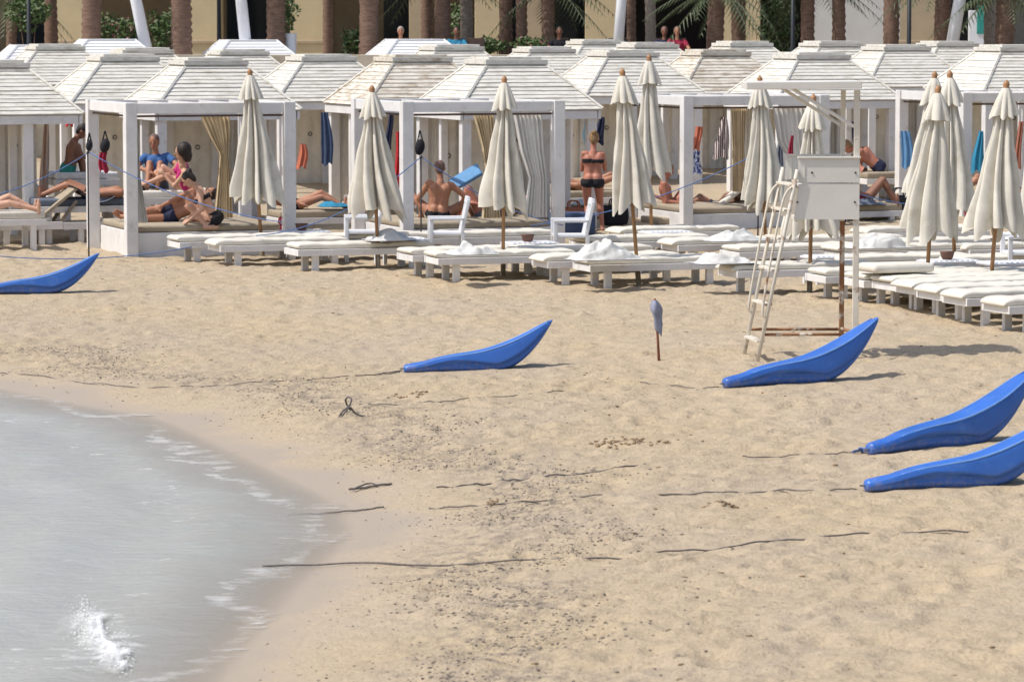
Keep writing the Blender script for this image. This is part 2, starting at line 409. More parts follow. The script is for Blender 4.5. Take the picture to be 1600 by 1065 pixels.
relief *= 0.75 + 0.9 * np.clip(vnoise(X, Y, 3.5, 16) + 0.2, 0, 1)
# trodden hollows
rs = np.random.RandomState(5); pits = np.zeros_like(H)
for k in range(3600):
    py_ = rs.uniform(18, 57); px_ = rs.uniform(-1, 1) * (py_ * 0.15 + 0.4)
    r_ = rs.uniform(0.05, 0.13); el = rs.uniform(0.6, 1.0); dp = rs.uniform(0.012, 0.034)
    i0, i1 = np.searchsorted(xs, [px_ - 3 * r_, px_ + 3 * r_]); j0, j1 = np.searchsorted(ys, [py_ - 3 * r_, py_ + 3 * r_])
    if i1 <= i0 or j1 <= j0: continue
    a = ((xs[i0:i1] - px_) / r_)[None, :] ** 2 + ((ys[j0:j1] - py_) / (r_ * el))[:, None] ** 2
    pits[j0:j1, i0:i1] += -dp * np.exp(-a) + 0.45 * dp * np.exp(-(np.sqrt(a) - 1.7) ** 2 * 3)
near = sstep(70, 55, Y)
BOATS = [(630, 582, 1.56, 4, 0.56), (1130, 606, 1.72, 24, 0.65), (1356, 710, 1.74, 31, 0.64), (1350, 767, 1.62, 11, 0.60), (-42, 460, 1.64, 9, 0.54)]
for bx0, by0, bl, ba, _h in BOATS:                 # the sand lies pressed flat under each float
    q0 = ground(bx0, by0); ca, sa = math.cos(rad(ba)), math.sin(rad(ba)); tt = np.clip((X - q0.x) * ca + (Y - q0.y) * sa, 0, bl * 0.75)
    near = near * (1 - 0.85 * np.exp(-(np.hypot(X - q0.x - tt * ca, Y - q0.y - tt * sa) / 0.28) ** 2))
H2 = H + (relief + pits) * dry * near * np.where(D0 > 0, 1, 0)
H2 += 0.010 * vnoise(X, Y, 0.7, 21) * (1 - dry)
me = grid_mesh('sand', xs, ys, H2)
wet = (1 - sstep(0.05, 0.8, D0 + 0.45 * vnoise(X, Y, 0.9, 31) + 0.25 * vnoise(X, Y, 0.25, 32)))
drift = np.exp(-((D0 - 1.45 + 0.9 * vnoise(X, Y, 1.6, 33)) / 0.5) ** 2) + 0.35 * np.exp(-((D0 - 3.0 + 1.5 * vnoise(X, Y, 2.2, 34)) / 0.9) ** 2)
for nm, arr in (('wet', wet), ('drift', np.clip(drift, 0, 1))):
    a = me.attributes.new(nm, 'FLOAT', 'POINT'); a.data.foreach_set('value', arr.astype(np.float32).ravel())
struct(mko('sand', me, 'sand'))
HX, HY = xs, ys
def sand_z(x, y):
    i = min(max(int(np.searchsorted(xs, x)) - 1, 0), len(xs) - 2); j = min(max(int(np.searchsorted(ys, y)) - 1, 0), len(ys) - 2)
    fx = (x - xs[i]) / (xs[i + 1] - xs[i]); fy = (y - ys[j]) / (ys[j + 1] - ys[j])
    return float((H2[j, i] * (1 - fx) + H2[j, i + 1] * fx) * (1 - fy) + (H2[j + 1, i] * (1 - fx) + H2[j + 1, i + 1] * fx) * fy)

# water
wx = axis(-8.0, 0.5, 0.06, -300, 1.0); wy = axis(17.5, 40.0, 0.06, -200, 60)
WX, WY = np.meshgrid(wx, wy); WD = shore_dist(WX, WY)
swell = np.sin((WD + 0.6 * vnoise(WX, WY, 1.3, 41)) * 2 * math.pi / 1.15) * 0.014 * sstep(-0.1, -1.0, WD) * sstep(-9, -3, WD)
WZ = ZW + 0.006 + swell + 0.022 * vnoise(WX, WY, 0.5, 42) * sstep(0, -0.8, WD) + 0.010 * vnoise(WX, WY, 0.2, 43) * sstep(0, -0.5, WD)
me = grid_mesh('sea_water', wx, wy, WZ)
ripple = vnoise(WX, WY, 0.6, 44)
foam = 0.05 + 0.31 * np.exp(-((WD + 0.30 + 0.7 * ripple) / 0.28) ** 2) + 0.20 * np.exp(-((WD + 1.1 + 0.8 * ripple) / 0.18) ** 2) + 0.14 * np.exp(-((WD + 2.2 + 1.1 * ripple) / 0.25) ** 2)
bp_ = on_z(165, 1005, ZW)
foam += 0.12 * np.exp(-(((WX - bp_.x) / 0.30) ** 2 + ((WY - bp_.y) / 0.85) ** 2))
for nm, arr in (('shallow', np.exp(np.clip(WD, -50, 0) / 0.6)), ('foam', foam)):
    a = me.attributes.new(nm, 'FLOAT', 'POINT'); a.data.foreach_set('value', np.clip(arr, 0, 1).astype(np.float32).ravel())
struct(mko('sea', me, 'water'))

# breaking wave: froth built of many small lumps
def lumps(name, pts, mat, label=None, kind='stuff'):
    ico = bmesh.new(); bmesh.ops.create_icosphere(ico, subdivisions=1, radius=1)
    ico.verts.index_update(); iv = np.array([v.co[:] for v in ico.verts]); fi = np.array([[v.index for v in f.verts] for f in ico.faces]); ico.free()
    n = len(pts); rs_ = np.random.RandomState(len(pts)); pts = np.array(pts)
    vv = (iv[None] * pts[:, None, 3:6] * (1 + 0.35 * (rs_.rand(n, len(iv), 1) - 0.5))) + pts[:, None, :3]
    ff = fi[None] + (np.arange(n) * len(iv))[:, None, None]
    me = bpy.data.meshes.new(name); me.from_pydata(vv.reshape(-1, 3).tolist(), [], ff.reshape(-1, 3).tolist())
    o = mko(name, me, mat, smooth=True); o['kind'] = kind
    if label: o['label'] = label
    return o
rs = np.random.RandomState(9); L = []
for k in range(700):
    t = rs.rand(); q = on_z(128 + 75 * t + 10 * math.sin(9 * t) - abs(rs.normal()) * 22 * (0.4 + t * (1 - t) * 2) + rs.normal() * 5, 952 + 88 * t + rs.normal() * 13, ZW)
    h = 0.055 * math.exp(-((t - 0.5) / 0.35) ** 2) * rs.rand() ** 1.5
    r_ = 0.002 + 0.0035 * rs.rand() ** 2; L.append((q.x, q.y, ZW + 0.010 + h, r_ * 2.0, r_ * 1.8, r_ * 0.7))
lumps('wave_froth', L, 'foam', 'white froth of a small wave breaking in the shallows')
def froth():
    n, m = 110, 200; xs_ = np.linspace(-1, 1, n); ys_ = np.linspace(-1, 1, m); XX, YY = np.meshgrid(xs_, ys_)
    c = on_z(165, 1003, ZW); spine = 0.40 * YY + 0.10 * np.sin(YY * 4)           # the wave's leading edge runs diagonally
    d = XX - spine + 0.30 * vnoise(XX, YY, 0.4, 51) + 0.15 * vnoise(XX, YY, 0.13, 52)
    body = np.where(d > 0, np.exp(-(d / 0.16) ** 2), np.exp(-(d / 0.55) ** 2) * 0.82) * sstep(0.95, 0.35, np.abs(YY) + 0.35 * vnoise(XX, YY, 0.3, 53)) * sstep(1.0, 0.75, np.abs(XX))
    Z = ZW + 0.012 + 0.030 * body * (0.45 + 1.3 * np.clip(vnoise(XX, YY, 0.16, 54) + 0.25, 0, 1)) + 0.018 * body * vnoise(XX, YY, 0.05, 55)
    me = grid_mesh('froth', c.x + xs_ * 0.50, c.y - ys_ * 1.75, Z)
    a = me.attributes.new('body', 'FLOAT', 'POINT'); a.data.foreach_set('value', body.astype(np.float32).ravel())
    m_, nt, b = newmat('froth'); v = N(nt, 'ShaderNodeTexCoord').outputs['Object']; at = N(nt, 'ShaderNodeAttribute'); at.attribute_name = 'body'
    ad = N(nt, 'ShaderNodeMath', operation='ADD'); nt.links.new(at.outputs['Fac'], ad.inputs[0]); nt.links.new(noise(nt, v, 14, 8, 0.8), ad.inputs[1])
    nt.links.new(ramp(nt, ad.outputs[0], 0.92, 1.45), b.inputs['Alpha']); b.inputs['Base Color'].default_value = (0.82, 0.82, 0.80, 1); b.inputs['Roughness'].default_value = 0.8
    o = mko('breaking_wave', me, m_); o['kind'] = 'stuff'; o['label'] = 'small breaking wave of white water in the shallows'
froth()
# pebbles and shell grit along the drift line
rs = np.random.RandomState(19); L = []
while len(L) < 12500:
    y_ = 18.2 + 22 * rs.rand(); x_ = rs.uniform(-y_ * 0.155, 1.6)
    d_ = sd1(x_, y_)
    wv = 0.35 * math.sin(y_ * 1.7) + 0.2 * math.sin(y_ * 4.1 + x_ * 2); pr = 0.95 * math.exp(-((d_ - 1.55 + wv) / 0.38) ** 2) + 0.06 * math.exp(-((d_ - 0.7) / 0.5) ** 2) + 0.03 * math.exp(-((d_ - 3) / 1.2) ** 2)
    if d_ < 0.1 or rs.rand() > pr: continue
    r_ = 0.003 + 0.0075 * rs.rand() ** 4; L.append((x_, y_, sand_z(x_, y_) + r_ * 0.2, r_ * rs.uniform(1, 1.7), r_ * rs.uniform(0.9, 1.5), r_ * rs.uniform(0.5, 0.9)))
lumps('drift_pebbles', L, 'pebble', 'dark pebbles and shell grit along the drift line')
# bits of weed and dug-up clods on the dry sand
rs = np.random.RandomState(29); L = []
for k in range(1500):
    y_ = 19 + 34 * rs.rand() ** 1.2; x_ = rs.uniform(-1, 1) * y_ * 0.15
    if sd1(x_, y_) < 1.8: continue
    r_ = 0.004 + 0.011 * rs.rand() ** 4; L.append((x_, y_, sand_z(x_, y_) + r_ * 0.15, r_ * rs.uniform(1, 2.2), r_ * rs.uniform(0.8, 1.6), r_ * rs.uniform(0.4, 0.8)))
for (a, b, n, sp) in ((1000, 690, 90, 30), (945, 693, 30, 12), (1120, 790, 36, 10), (1140, 791, 20, 7), (640, 622, 30, 14), (655, 620, 25, 9), (770, 788, 14, 6)):
    for k in range(n):
        q = ground(a + rs.normal() * sp, b + rs.normal() * 1.6); r_ = rs.uniform(0.005, 0.017)
        L.append((q.x, q.y, sand_z(q.x, q.y) + r_ * 0.3, r_ * 1.4, r_ * 1.1, r_ * 0.7))
MT['clod'] = M('damp_clod', (0.27, 0.19, 0.115), 0.95, 0.3, 4)
lumps('sand_clods', L, 'clod', 'dark crumbs of damp sand and weed on the beach')

# ------------------------------------------------------------------ roofed cabanas
RA, RB, RE, RC = 1.22, 0.47, 2.02, 2.75      # half base, half top, eave height, top height
NS = 12
SLOPE_N = Vector((0, -(RC - RE), (RA - RB))).normalized()
def slat_mesh(k):
    t0, t1 = k / NS, (k + 1) / NS + 0.015
    def pt(t, sgn, off):
        hw = RA + (RB - RA) * t
        return Vector((sgn * hw, -hw, RE + (RC - RE) * t)) + SLOPE_N * off
    vs = [pt(t0, -1, 0.027), pt(t0, 1, 0.027), pt(t1, 1, 0.012), pt(t1, -1, 0.012), pt(t0, -1, 0.007), pt(t0, 1, 0.007), pt(t1, 1, -0.004), pt(t1, -1, -0.004)]
    fs = [(0, 1, 2, 3), (5, 4, 7, 6), (4, 5, 1, 0), (7, 3, 2, 6), (4, 0, 3, 7), (1, 5, 6, 2)]
    me = bpy.data.meshes.new('slat'); me.from_pydata([tuple(v) for v in vs], [], fs); me.update(); return me
def cabana_proto(mat):
    root = thing('cabana', 'x', 'cabana', (0, 0, 0), 0)
    b = MB(); e = RE - 0.004
    b.add([(-RA, -RA, e), (RA, -RA, e), (RA, RA, e), (-RA, RA, e), (-RB, -RB, RC), (RB, -RB, RC), (RB, RB, RC), (-RB, RB, RC)],
          [(0, 1, 5, 4), (1, 2, 6, 5), (2, 3, 7, 6), (3, 0, 4, 7), (4, 5, 6, 7), (3, 2, 1, 0)])
    roof = b.build('roof', mat, root)
    for k in range(NS):
        me = slat_mesh(k); me.materials.append(MT[mat])
        for s_ in range(4):
            o = bpy.data.objects.new('slat', me); C.objects.link(o); o.parent = roof; jr = random.Random(k * 9 + s_ + len(mat)); o.rotation_euler = (jr.uniform(-0.0018, 0.0018), jr.uniform(-0.003, 0.003), s_ * math.pi / 2); o.location = (0, 0, jr.uniform(-0.004, 0.005))
    for s_ in range(4):                       # hip boards
        R = Matrix.Rotation(s_ * math.pi / 2, 3, 'Z')
        p0 = R @ Vector((-RA - 0.01, -RA - 0.01, RE + 0.03)); p1 = R @ Vector((-RB, -RB, RC + 0.03))
        MB().tube([p0, p1], 0.026, 4).build('hip_board', mat, roof)
    if mat == 'slat_white':
        MB().box((0, 0, RC + 0.022), (2 * RB + 0.05, 2 * RB + 0.05, 0.035), 0.01).build('ridge_board', mat, roof)
    else:
        MB().box((0, 0, RC + 0.045), (2 * RB + 0.14, 2 * RB + 0.14, 0.075), 0.008).build('cap', mat, roof)
        MB().box((0, 0, RC + 0.106), (2 * RB - 0.02, 2 * RB - 0.02, 0.042), 0.006).build('cap_top', mat, roof)
    for s_ in range(4):
        R = Matrix.Rotation(s_ * math.pi / 2, 3, 'Z')
        b = MB(); b.box(R @ Vector((0, -RA + 0.035, RE - 0.075)), (2 * RA - 0.15 if s_ % 2 == 0 else 0.045, 0.045 if s_ % 2 == 0 else 2 * RA - 0.02, 0.13)); b.build('fascia', 'paint', root)
    for sx in (-1, 1):
        for sy in (-1, 1):
            b = MB(); b.box((sx * (RA - 0.14), sy * (RA - 0.14), RE / 2 - 0.31), (0.16, 0.16, RE + 0.55), 0.01); b.build('post', 'paint', root)
    for (ex, ey) in ((-0.40, RA - 0.20), (0.38, RA - 0.20), (-(RA - 0.14), 0.0), (RA - 0.14, 0.05)):
        MB().box((ex, ey, RE / 2 - 0.31), (0.12, 0.12, RE + 0.50), 0.008).build('post', 'paint', root)
    wall = sheet_mb(-(RA - 0.24), RA - 0.24, 0.35, RE - 0.15, 0.02, 7, 3).build('canvas_wall', 'canvas', root, True); wall.location = (0, RA - 0.12, 0)
    for sx in (-1, 1):
        for sy in (1,):
            cw = sheet_mb(-0.17, 0.17, 0.25, RE - 0.15, 0.028, 4, 5 + sx + 2 * sy, 24, 8).build('side_curtain', 'curtain_pale', root, True); cw.location = (sx * (RA - 0.40), sy * (RA - 0.15), 0)
    for ex in (-0.62, 0.1, 0.62):
        ring_mb(0.035, 0.008).build('eyelet', 'bolt', wall, True, (ex, -0.028, 1.35 + 0.2 * ex))
    return root
def sheet_mb(x0, x1, z0, z1, amp, waves, seed, nx=40, nz=10):
    r_ = random.Random(seed); ph = r_.random() * 6; b = MB(); vs = []; fs = []
    for j in range(nz + 1):
        for i in range(nx + 1):
            u = i / nx; t = j / nz
            vs.append((x0 + (x1 - x0) * u, amp * math.sin(u * waves * 6.283 + ph + 0.6 * math.sin(t * 3 + u * 5)), z0 + (z1 - z0) * t))
    for j in range(nz):
        for i in range(nx): a = j * (nx + 1) + i; fs.append((a, a + 1, a + nx + 2, a + nx + 1))
    k = len(vs); vs2 = [(v[0], v[1] + 0.006, v[2]) for v in vs]
    b.add(vs + vs2, fs + [tuple(i + k for i in f[::-1]) for f in fs]); return b
def ring_mb(R, r):
    b = MB(); pts = [(R * math.cos(a), 0, R * math.sin(a)) for a in np.linspace(0, 2 * math.pi, 13)]; return b.tube(pts, r, 5, False)
protos = {m_: cabana_proto(m_) for m_ in ('slat', 'slat_worn', 'slat_white')}
used = {k: False for k in protos}
CAB = {}
def cabana(key, px, py, s, mat, label, group, scale=1.0, rz=YAW):
    D = F / s; c = P(px, py, D); c = c + V * 0.0
    r = protos[mat] if not used[mat] else copy_tree(protos[mat]); used[mat] = True
    r['label'] = label; r['group'] = group
    r.location = (c.x, D, c.z - (RC + 0.03) * scale); r.rotation_euler = (0, 0, rz); r.scale = (scale, scale, scale)
    CAB[key] = r; return r
g1 = 'slatted cabanas along the sand'; g2 = 'slatted cabanas further up the beach'; g3 = 'bright white cabanas at the back'
cabana('R0', -16, 103, 98, 'slat', 'white slatted hip-roof cabana sheltering the wooden lounger with raised back', g1)
cabana('R2', 325, 99, 95, 'slat', 'white slatted cabana where the man in the blue shirt sits', g1)
cabana('R5', 790, 98, 95, 'slat', 'white slatted cabana behind the bed where the shirtless man sits', g1)
cabana('R8', 1268, 90, 86, 'slat', 'white slatted cabana whose roof rises directly behind the lifeguard chair canopy', g1)
cabana('R1', 192, 93, 88, 'slat', 'white slatted cabana right behind the one with the blue-shirted man', g2)
cabana('R3', 502, 93, 84, 'slat', 'white slatted cabana behind the one with the peeling brown roof', g2)
cabana('R4', 645, 94, 91, 'slat_worn', 'slatted cabana with heavily peeling brown-stained roof above closed parasol', g2)
cabana('R6', 973, 86, 82, 'slat', 'white slatted cabana behind the woman standing in a black bikini', g2)
cabana('R7', 1118, 85, 79, 'slat_worn', 'slatted cabana with brown-stained roof behind the striped towel', g2)
cabana('R9', 1400, 77, 76, 'slat', 'white slatted cabana diagonally behind the lifeguard chair with a clean roof', g2)
cabana('R10', 1582, 78, 83, 'slat', 'white slatted cabana behind the cluster of three closed parasols', g2)
for i_, (a_, b_, s_) in enumerate(((86, 76, 73), (222, 82, 77), (372, 84, 74), (705, 77, 76), (850, 80, 72), (1012, 73, 70), (930, 68, 66), (1160, 71, 68), (1298, 71, 70), (1480, 71, 68))):
    BL = ['below the lamp post at the far hotel end', 'below the shrub with pink blossoms', 'below the lit beige pillar', 'below the guest in teal', 'below the dark-haired guest in black', 'below the slim grey palm of the dark arcade', 'below the sail mast at the dark arcade', 'below the two short palms', 'below the lone palm at the pale wall', 'below the sail mast at the tan wall']
    cabana('B%d' % i_, a_, b_, s_, 'slat', 'rear-row slatted cabana roof ' + BL[i_], 'cabana roofs in the rear rows')
for i_, (a_, b_, s_) in enumerate(((60, 71, 66), (168, 62, 64), (388, 63, 64), (648, 62, 64))):
    cabana('W%d' % i_, a_, b_, s_, 'slat_white', 'clean bright white hip-roof cabana ' + ('before the far glass doors', 'before the pink-blossomed shrub', 'before the sail mast near the glass doors', 'before the grey-haired guest')[i_], g3, 1.22, YAW - rad(4))

# ------------------------------------------------------------------ open daybed frames
def frame_proto():
    W = 2.42; HB = 2.27
    root = thing('daybed_pergola', 'x', 'pergola', (0, 0, 0), 0)
    for (x, y) in ((0, 0), (W, 0), (W, W), (0, W)):
        b = MB(); b.box((x, y, HB / 2 - 0.15), (0.175, 0.175, HB + 0.3), 0.012); b.build('post', 'paint', root)
    for (c, d) in (((W / 2, -0.015, HB - 0.085), (W - 0.178, 0.09, 0.15)), ((W / 2, W, HB - 0.085), (W - 0.178, 0.09, 0.15)),
                   ((-0.015, W / 2, HB - 0.085), (0.09, W - 0.178, 0.15)), ((W, W / 2, HB - 0.085), (0.09, W - 0.178, 0.15))):
        b = MB(); b.box(c, d, 0.008); b.build('beam', 'paint', root)
    for k in range(5):
        b = MB(); b.box((W * (k + 0.5) / 5, W / 2, HB - 0.05), (0.05, W - 0.1, 0.06)); b.build('rafter', 'paint', root)
    b = MB(); b.tube([(0.1, 0.0, HB - 0.20), (W - 0.1, 0.0, HB - 0.20)], 0.018, 6); b.build('curtain_rail', 'rail', root)
    b = MB(); b.tube([(0.0, 0.1, HB - 0.20), (0.0, W - 0.1, HB - 0.20)], 0.018, 6); b.build('curtain_rail', 'rail', root)
    b = MB(); b.box((W / 2, W / 2 - 0.02, 0.06), (W - 0.18, W - 0.16, 0.58), 0.01); b.build('platform', 'paint', root)
    b = MB(); b.box((W / 2, W / 2 - 0.02, 0.405), (W - 0.22, W - 0.2, 0.10), 0.035); b.build('mattress', 'mattress', root, True)
    return root
def curtain(parent, pts, mat, seed, name='curtain'):
    """pts: (z, x_left, x_right); a pleated hanging cloth in the plane of the frame's front"""
    r_ = random.Random(seed); zs = [p[0] for p in pts]; nz = 26; nx = 44; vs = []; fs = []; ph = r_.random() * 6
    for j in range(nz + 1):
        z = zs[0] + (zs[-1] - zs[0]) * j / nz
        xl = np.interp(-z, [-q for q in zs], [p[1] for p in pts]); xr = np.interp(-z, [-q for q in zs], [p[2] for p in pts])
        for i in range(nx + 1):
            u = i / nx; a = 0.022 + 0.012 * math.sin(9 * u)
            vs.append((xl + (xr - xl) * u, 0.05 + a * math.sin(u * 44 + ph + 0.5 * math.sin(z * 4)), z))
    for j in range(nz):
        for i in range(nx): q = j * (nx + 1) + i; fs.append((q, q + nx + 1, q + nx + 2, q + 1))
    k = len(vs); vs += [(v[0], v[1] + 0.006, v[2]) for v in vs]; fs += [tuple(i + k for i in f[::-1]) for f in fs]
    return mk(name, vs, fs, mat, parent, True)
fp = frame_proto()
FR = []
for i_, (px, top, lab) in enumerate(((203, 160, 'white open pergola daybed holding the kneeling woman and the man in dark trunks'),
                                     (635, 158, 'white open pergola daybed where the shirtless man sits with his back turned'),
                                     (1073, 149, 'white open pergola with a blue flowered towel hanging beside its corner post'),
                                     (1509, 144, 'white open pergola standing behind the cluster of three closed parasols'))):
    D = (CAMH - 2.27) * F / (top - 40)
    q = P(px, top, D); r = fp if i_ == 0 else copy_tree(fp)
    g0 = gz(q.x, q.y)
    r.location = (q.x, q.y, 0); r.rotation_euler = (0, 0, YAW); tag(r, lab, 'pergola', 'open pergola daybeds'); FR.append(r)
def fx(fr, px):                      # distance along the frame's front for a pixel column
    o = fr.location; k = (px - 800) / F
    return (k * o.y - o.x) / (math.cos(YAW) - k * math.sin(YAW))
f1, f2, f3, f4 = FR
curtain(f1, [(2.05, fx(f1, 316), fx(f1, 362)), (1.75, fx(f1, 330), fx(f1, 362)), (1.50, fx(f1, 345), fx(f1, 358)), (1.2, fx(f1, 342), fx(f1, 362)), (0.55, fx(f1, 335), fx(f1, 366))], 'curtain', 1)
curtain(f1, [(2.05, fx(f1, 204), fx(f1, 216)), (1.2, fx(f1, 206), fx(f1, 220)), (0.5, fx(f1, 206), fx(f1, 232))], 'curtain_pale', 2)
curtain(f2, [(2.05, fx(f2, 742), fx(f2, 775)), (1.6, fx(f2, 755), fx(f2, 775)), (1.2, fx(f2, 760), fx(f2, 776)), (0.5, fx(f2, 755), fx(f2, 785))], 'curtain', 3)
curtain(f2, [(2.05, fx(f2, 805), fx(f2, 850)), (1.5, fx(f2, 815), fx(f2, 852)), (1.1, fx(f2, 828), fx(f2, 856)), (0.5, fx(f2, 822), fx(f2, 858))], 'curtain_pale', 4)
curtain(f3, [(2.05, fx(f3, 1143), fx(f3, 1166)), (1.4, fx(f3, 1146), fx(f3, 1164)), (0.7, fx(f3, 1146), fx(f3, 1168))], 'curtain', 5)
curtain(f3, [(2.05, fx(f3, 1208), fx(f3, 1262)), (1.5, fx(f3, 1216), fx(f3, 1262)), (1.1, fx(f3, 1240), fx(f3, 1262)), (0.5, fx(f3, 1236), fx(f3, 1264))], 'curtain_pale', 6)

# ------------------------------------------------------------------ loungers
def lounger_proto():
    root = thing('sun_lounger', 'x', 'sun lounger', (0, 0, 0), 0)
    L_, W_ = 2.0, 0.66
    for (c, d) in (((0, -W_ / 2 + 0.025, 0.265), (L_, 0.05, 0.09)), ((0, W_ / 2 - 0.025, 0.265), (L_, 0.05, 0.09)),
                   ((-L_ / 2 + 0.03, 0, 0.263), (0.05, W_ - 0.104, 0.088)), ((L_ / 2 - 0.03, 0, 0.263), (0.05, W_ - 0.104, 0.088))):
        b = MB(); b.box(c, d, 0.006); b.build('rail', 'paint', root)
    for k in range(11):
        b = MB(); b.box((-0.88 + k * 0.176, 0, 0.295), (0.10, W_ - 0.11, 0.018)); b.build('slat', 'paint', root)
    for sx in (-1, 1):
        for sy in (-1, 1):
            b = MB(); b.box((sx * 0.72, sy * (W_ / 2 - 0.09), 0.085), (0.095, 0.07, 0.29), 0.006); b.build('leg', 'paint', root)
    return root
def cushion_mesh(seed, L_=1.98, W_=0.58, th=0.08):
    r_ = random.Random(seed); us = [-1, -0.998, -0.99, -0.975, -0.955] + list(np.linspace(-0.93, 0.93, 29)) + [0.955, 0.975, 0.99, 0.998, 1]
    vv = [-1, -0.995, -0.98, -0.95, -0.9, -0.5, 0, 0.5, 0.9, 0.95, 0.98, 0.995, 1]; nx, ny = len(us) - 1, len(vv) - 1
    vs = []; fs = []; ph = r_.random() * 6; seam = r_.uniform(0.1, 0.35); over = r_.uniform(-0.02, 0.10); tw = r_.uniform(-0.02, 0.02)
    for side in (1, -1):
        for v in vv:
            for u in us:
                edge = (1 - min(1, abs(u)) ** 36) ** 0.5 * (1 - min(1, abs(v)) ** 26) ** 0.5
                dip = 0.026 * math.exp(-((u - seam) / 0.025) ** 2) + 0.005 * math.sin(u * 9 + ph) + 0.004 * math.sin(u * 23 + v * 3 + ph)
                z = 0.352 + side * (th / 2) * edge - (dip * edge if side > 0 else 0)
                if u < -0.9 and over > 0.05: z -= 0.03 * ((-0.9 - u) / 0.1)
                vs.append((u * L_ / 2 - over, v * W_ / 2 + tw * u + 0.008 * math.sin(u * 5 + ph), z))
    m = (nx + 1) * (ny + 1)
    for j in range(ny):
        for i in range(nx):
            a = j * (nx + 1) + i; fs.append((a, a + 1, a + nx + 2, a + nx + 1)); fs.append((m + a, m + a + nx + 1, m + a + nx + 2, m + a + 1))
    me = bpy.data.meshes.new('cushion'); me.from_pydata(vs, [], fs)
    bm = bmesh.new(); bm.from_mesh(me); bmesh.ops.remove_doubles(bm, verts=bm.verts, dist=0.0004); bm.to_mesh(me); bm.free()
    me.materials.append(MT['cushion']); me.polygons.foreach_set('use_smooth', [True] * len(me.polygons)); return me
lp = lounger_proto(); LN = []
def lounger(px, py, label, group='white loungers in the front rows', rz=None, cush=True):
    r = lp if not LN else copy_tree(lp)
    rz = YAW + rad(random.Random(px * 7 + py).uniform(-2.0, 2.0)) if rz is None else rz
    q = ground(px, py); c = q + Matrix.Rotation(rz, 3, 'Z') @ Vector((0.72, 0.25, 0))
    r.location = (c.x, c.y, gz(c.x, c.y) - 0.005); r.rotation_euler = (0, 0, rz); tag(r, label, 'sun lounger', group); LN.append(r)
    return r
front = [(308, 411), (372, 417), (493, 424), (672, 433), (713, 438.5), (884, 444), (950, 450), (1180, 460), (1318, 469), (1377, 476), (1428, 482), (1464, 489), (1500, 498), (1540, 507), (1606, 520)]
second = [(845, 430), (940, 412), (1085, 416), (1340, 446), (1338, 428), (1530, 446), (1440, 416), (1595, 470), (520, 408), (700, 404), (1000, 396), (1180, 428), (1250, 412), (1540, 424), (1385, 396)]
FL = ['next to the platform of the kneeling woman\'s pergola', 'in front of the one by the platform', 'around the pole of the spread-hem parasol', 'in front of the armchair with round-folded cover', 'crossing the foot of the middle parasol pole',
      'between the middle parasol and the leaning parasol', 'carrying the cover peaked beside the leaning parasol pole', 'directly behind the foot of the lifeguard ladder', 'seen between the legs of the lifeguard chair',
      'just past the back legs of the lifeguard chair', 'in front of the folded thick cushion', 'in front of the cluster of three parasols', 'below the low table beside the parasol cluster', 'in front of the lone parasol', 'last and foremost of the row past the lone parasol']
SL = ['behind the peaked cover and the middle parasol', 'behind the leaning parasol pole in the second row', 'with a crumpled cover beyond the ladder', 'carrying the folded thick cushion behind the chair legs', 'with the draped cover past the chair legs', 'behind the lone parasol pole', 'behind the cluster of three parasols',
      'under the last armchair side of the row', 'behind the spread-hem parasol beside the low armchair', 'behind the armchair before the shirtless man', 'behind the tall parasol near the standing woman', 'behind the ladder of the lifeguard chair', 'behind the parasol pole seen under the chair', 'farther back past the lone parasol', 'rearmost beside the parasol cluster']
for q, t_ in zip(front, FL): lounger(*q, 'white wooden lounger with cream cushion ' + t_)
for q, t_ in zip(second, SL): lounger(*q, 'white wooden lounger with cream cushion ' + t_, 'white loungers in the second row')
for k, r in enumerate(LN):
    o = bpy.data.objects.new('cushion', cushion_mesh(k)); C.objects.link(o); o.parent = r
# far beds for sunbathers in the cabanas
def bed(px0, px1, pytop, D, label, mat='mattress', rz=YAW, wd=0.75, th=0.11):
    a = P(px0, pytop, D); b_ = P(px1, pytop, D); Ln = (b_.x - a.x) / math.cos(rz)
    mid = (a + b_) / 2; ztop = a.z; g0 = gz(mid.x, D)
    r = thing('cabana_bed', label, 'bed', (mid.x, D, g0), rz, 'beds under the cabanas')
    h = ztop - g0
    b = MB(); b.box((0, 0, h - th - 0.05), (Ln, wd, 0.10), 0.008); b.build('frame', 'paint', r)
    for sx in (-1, 1):
        for sy in (-1, 1):
            b = MB(); b.box((sx * (Ln / 2 - 0.2), sy * (wd / 2 - 0.06), (h - th - 0.10) / 2 - 0.05), (0.09, 0.08, h - th - 0.0), 0.005); b.build('leg', 'paint', r)
    b = MB(); b.box((0, 0, h - th / 2 + 0.003), (Ln - 0.03, wd - 0.04, th), 0.03); b.build('mattress', mat, r, True)
    return r

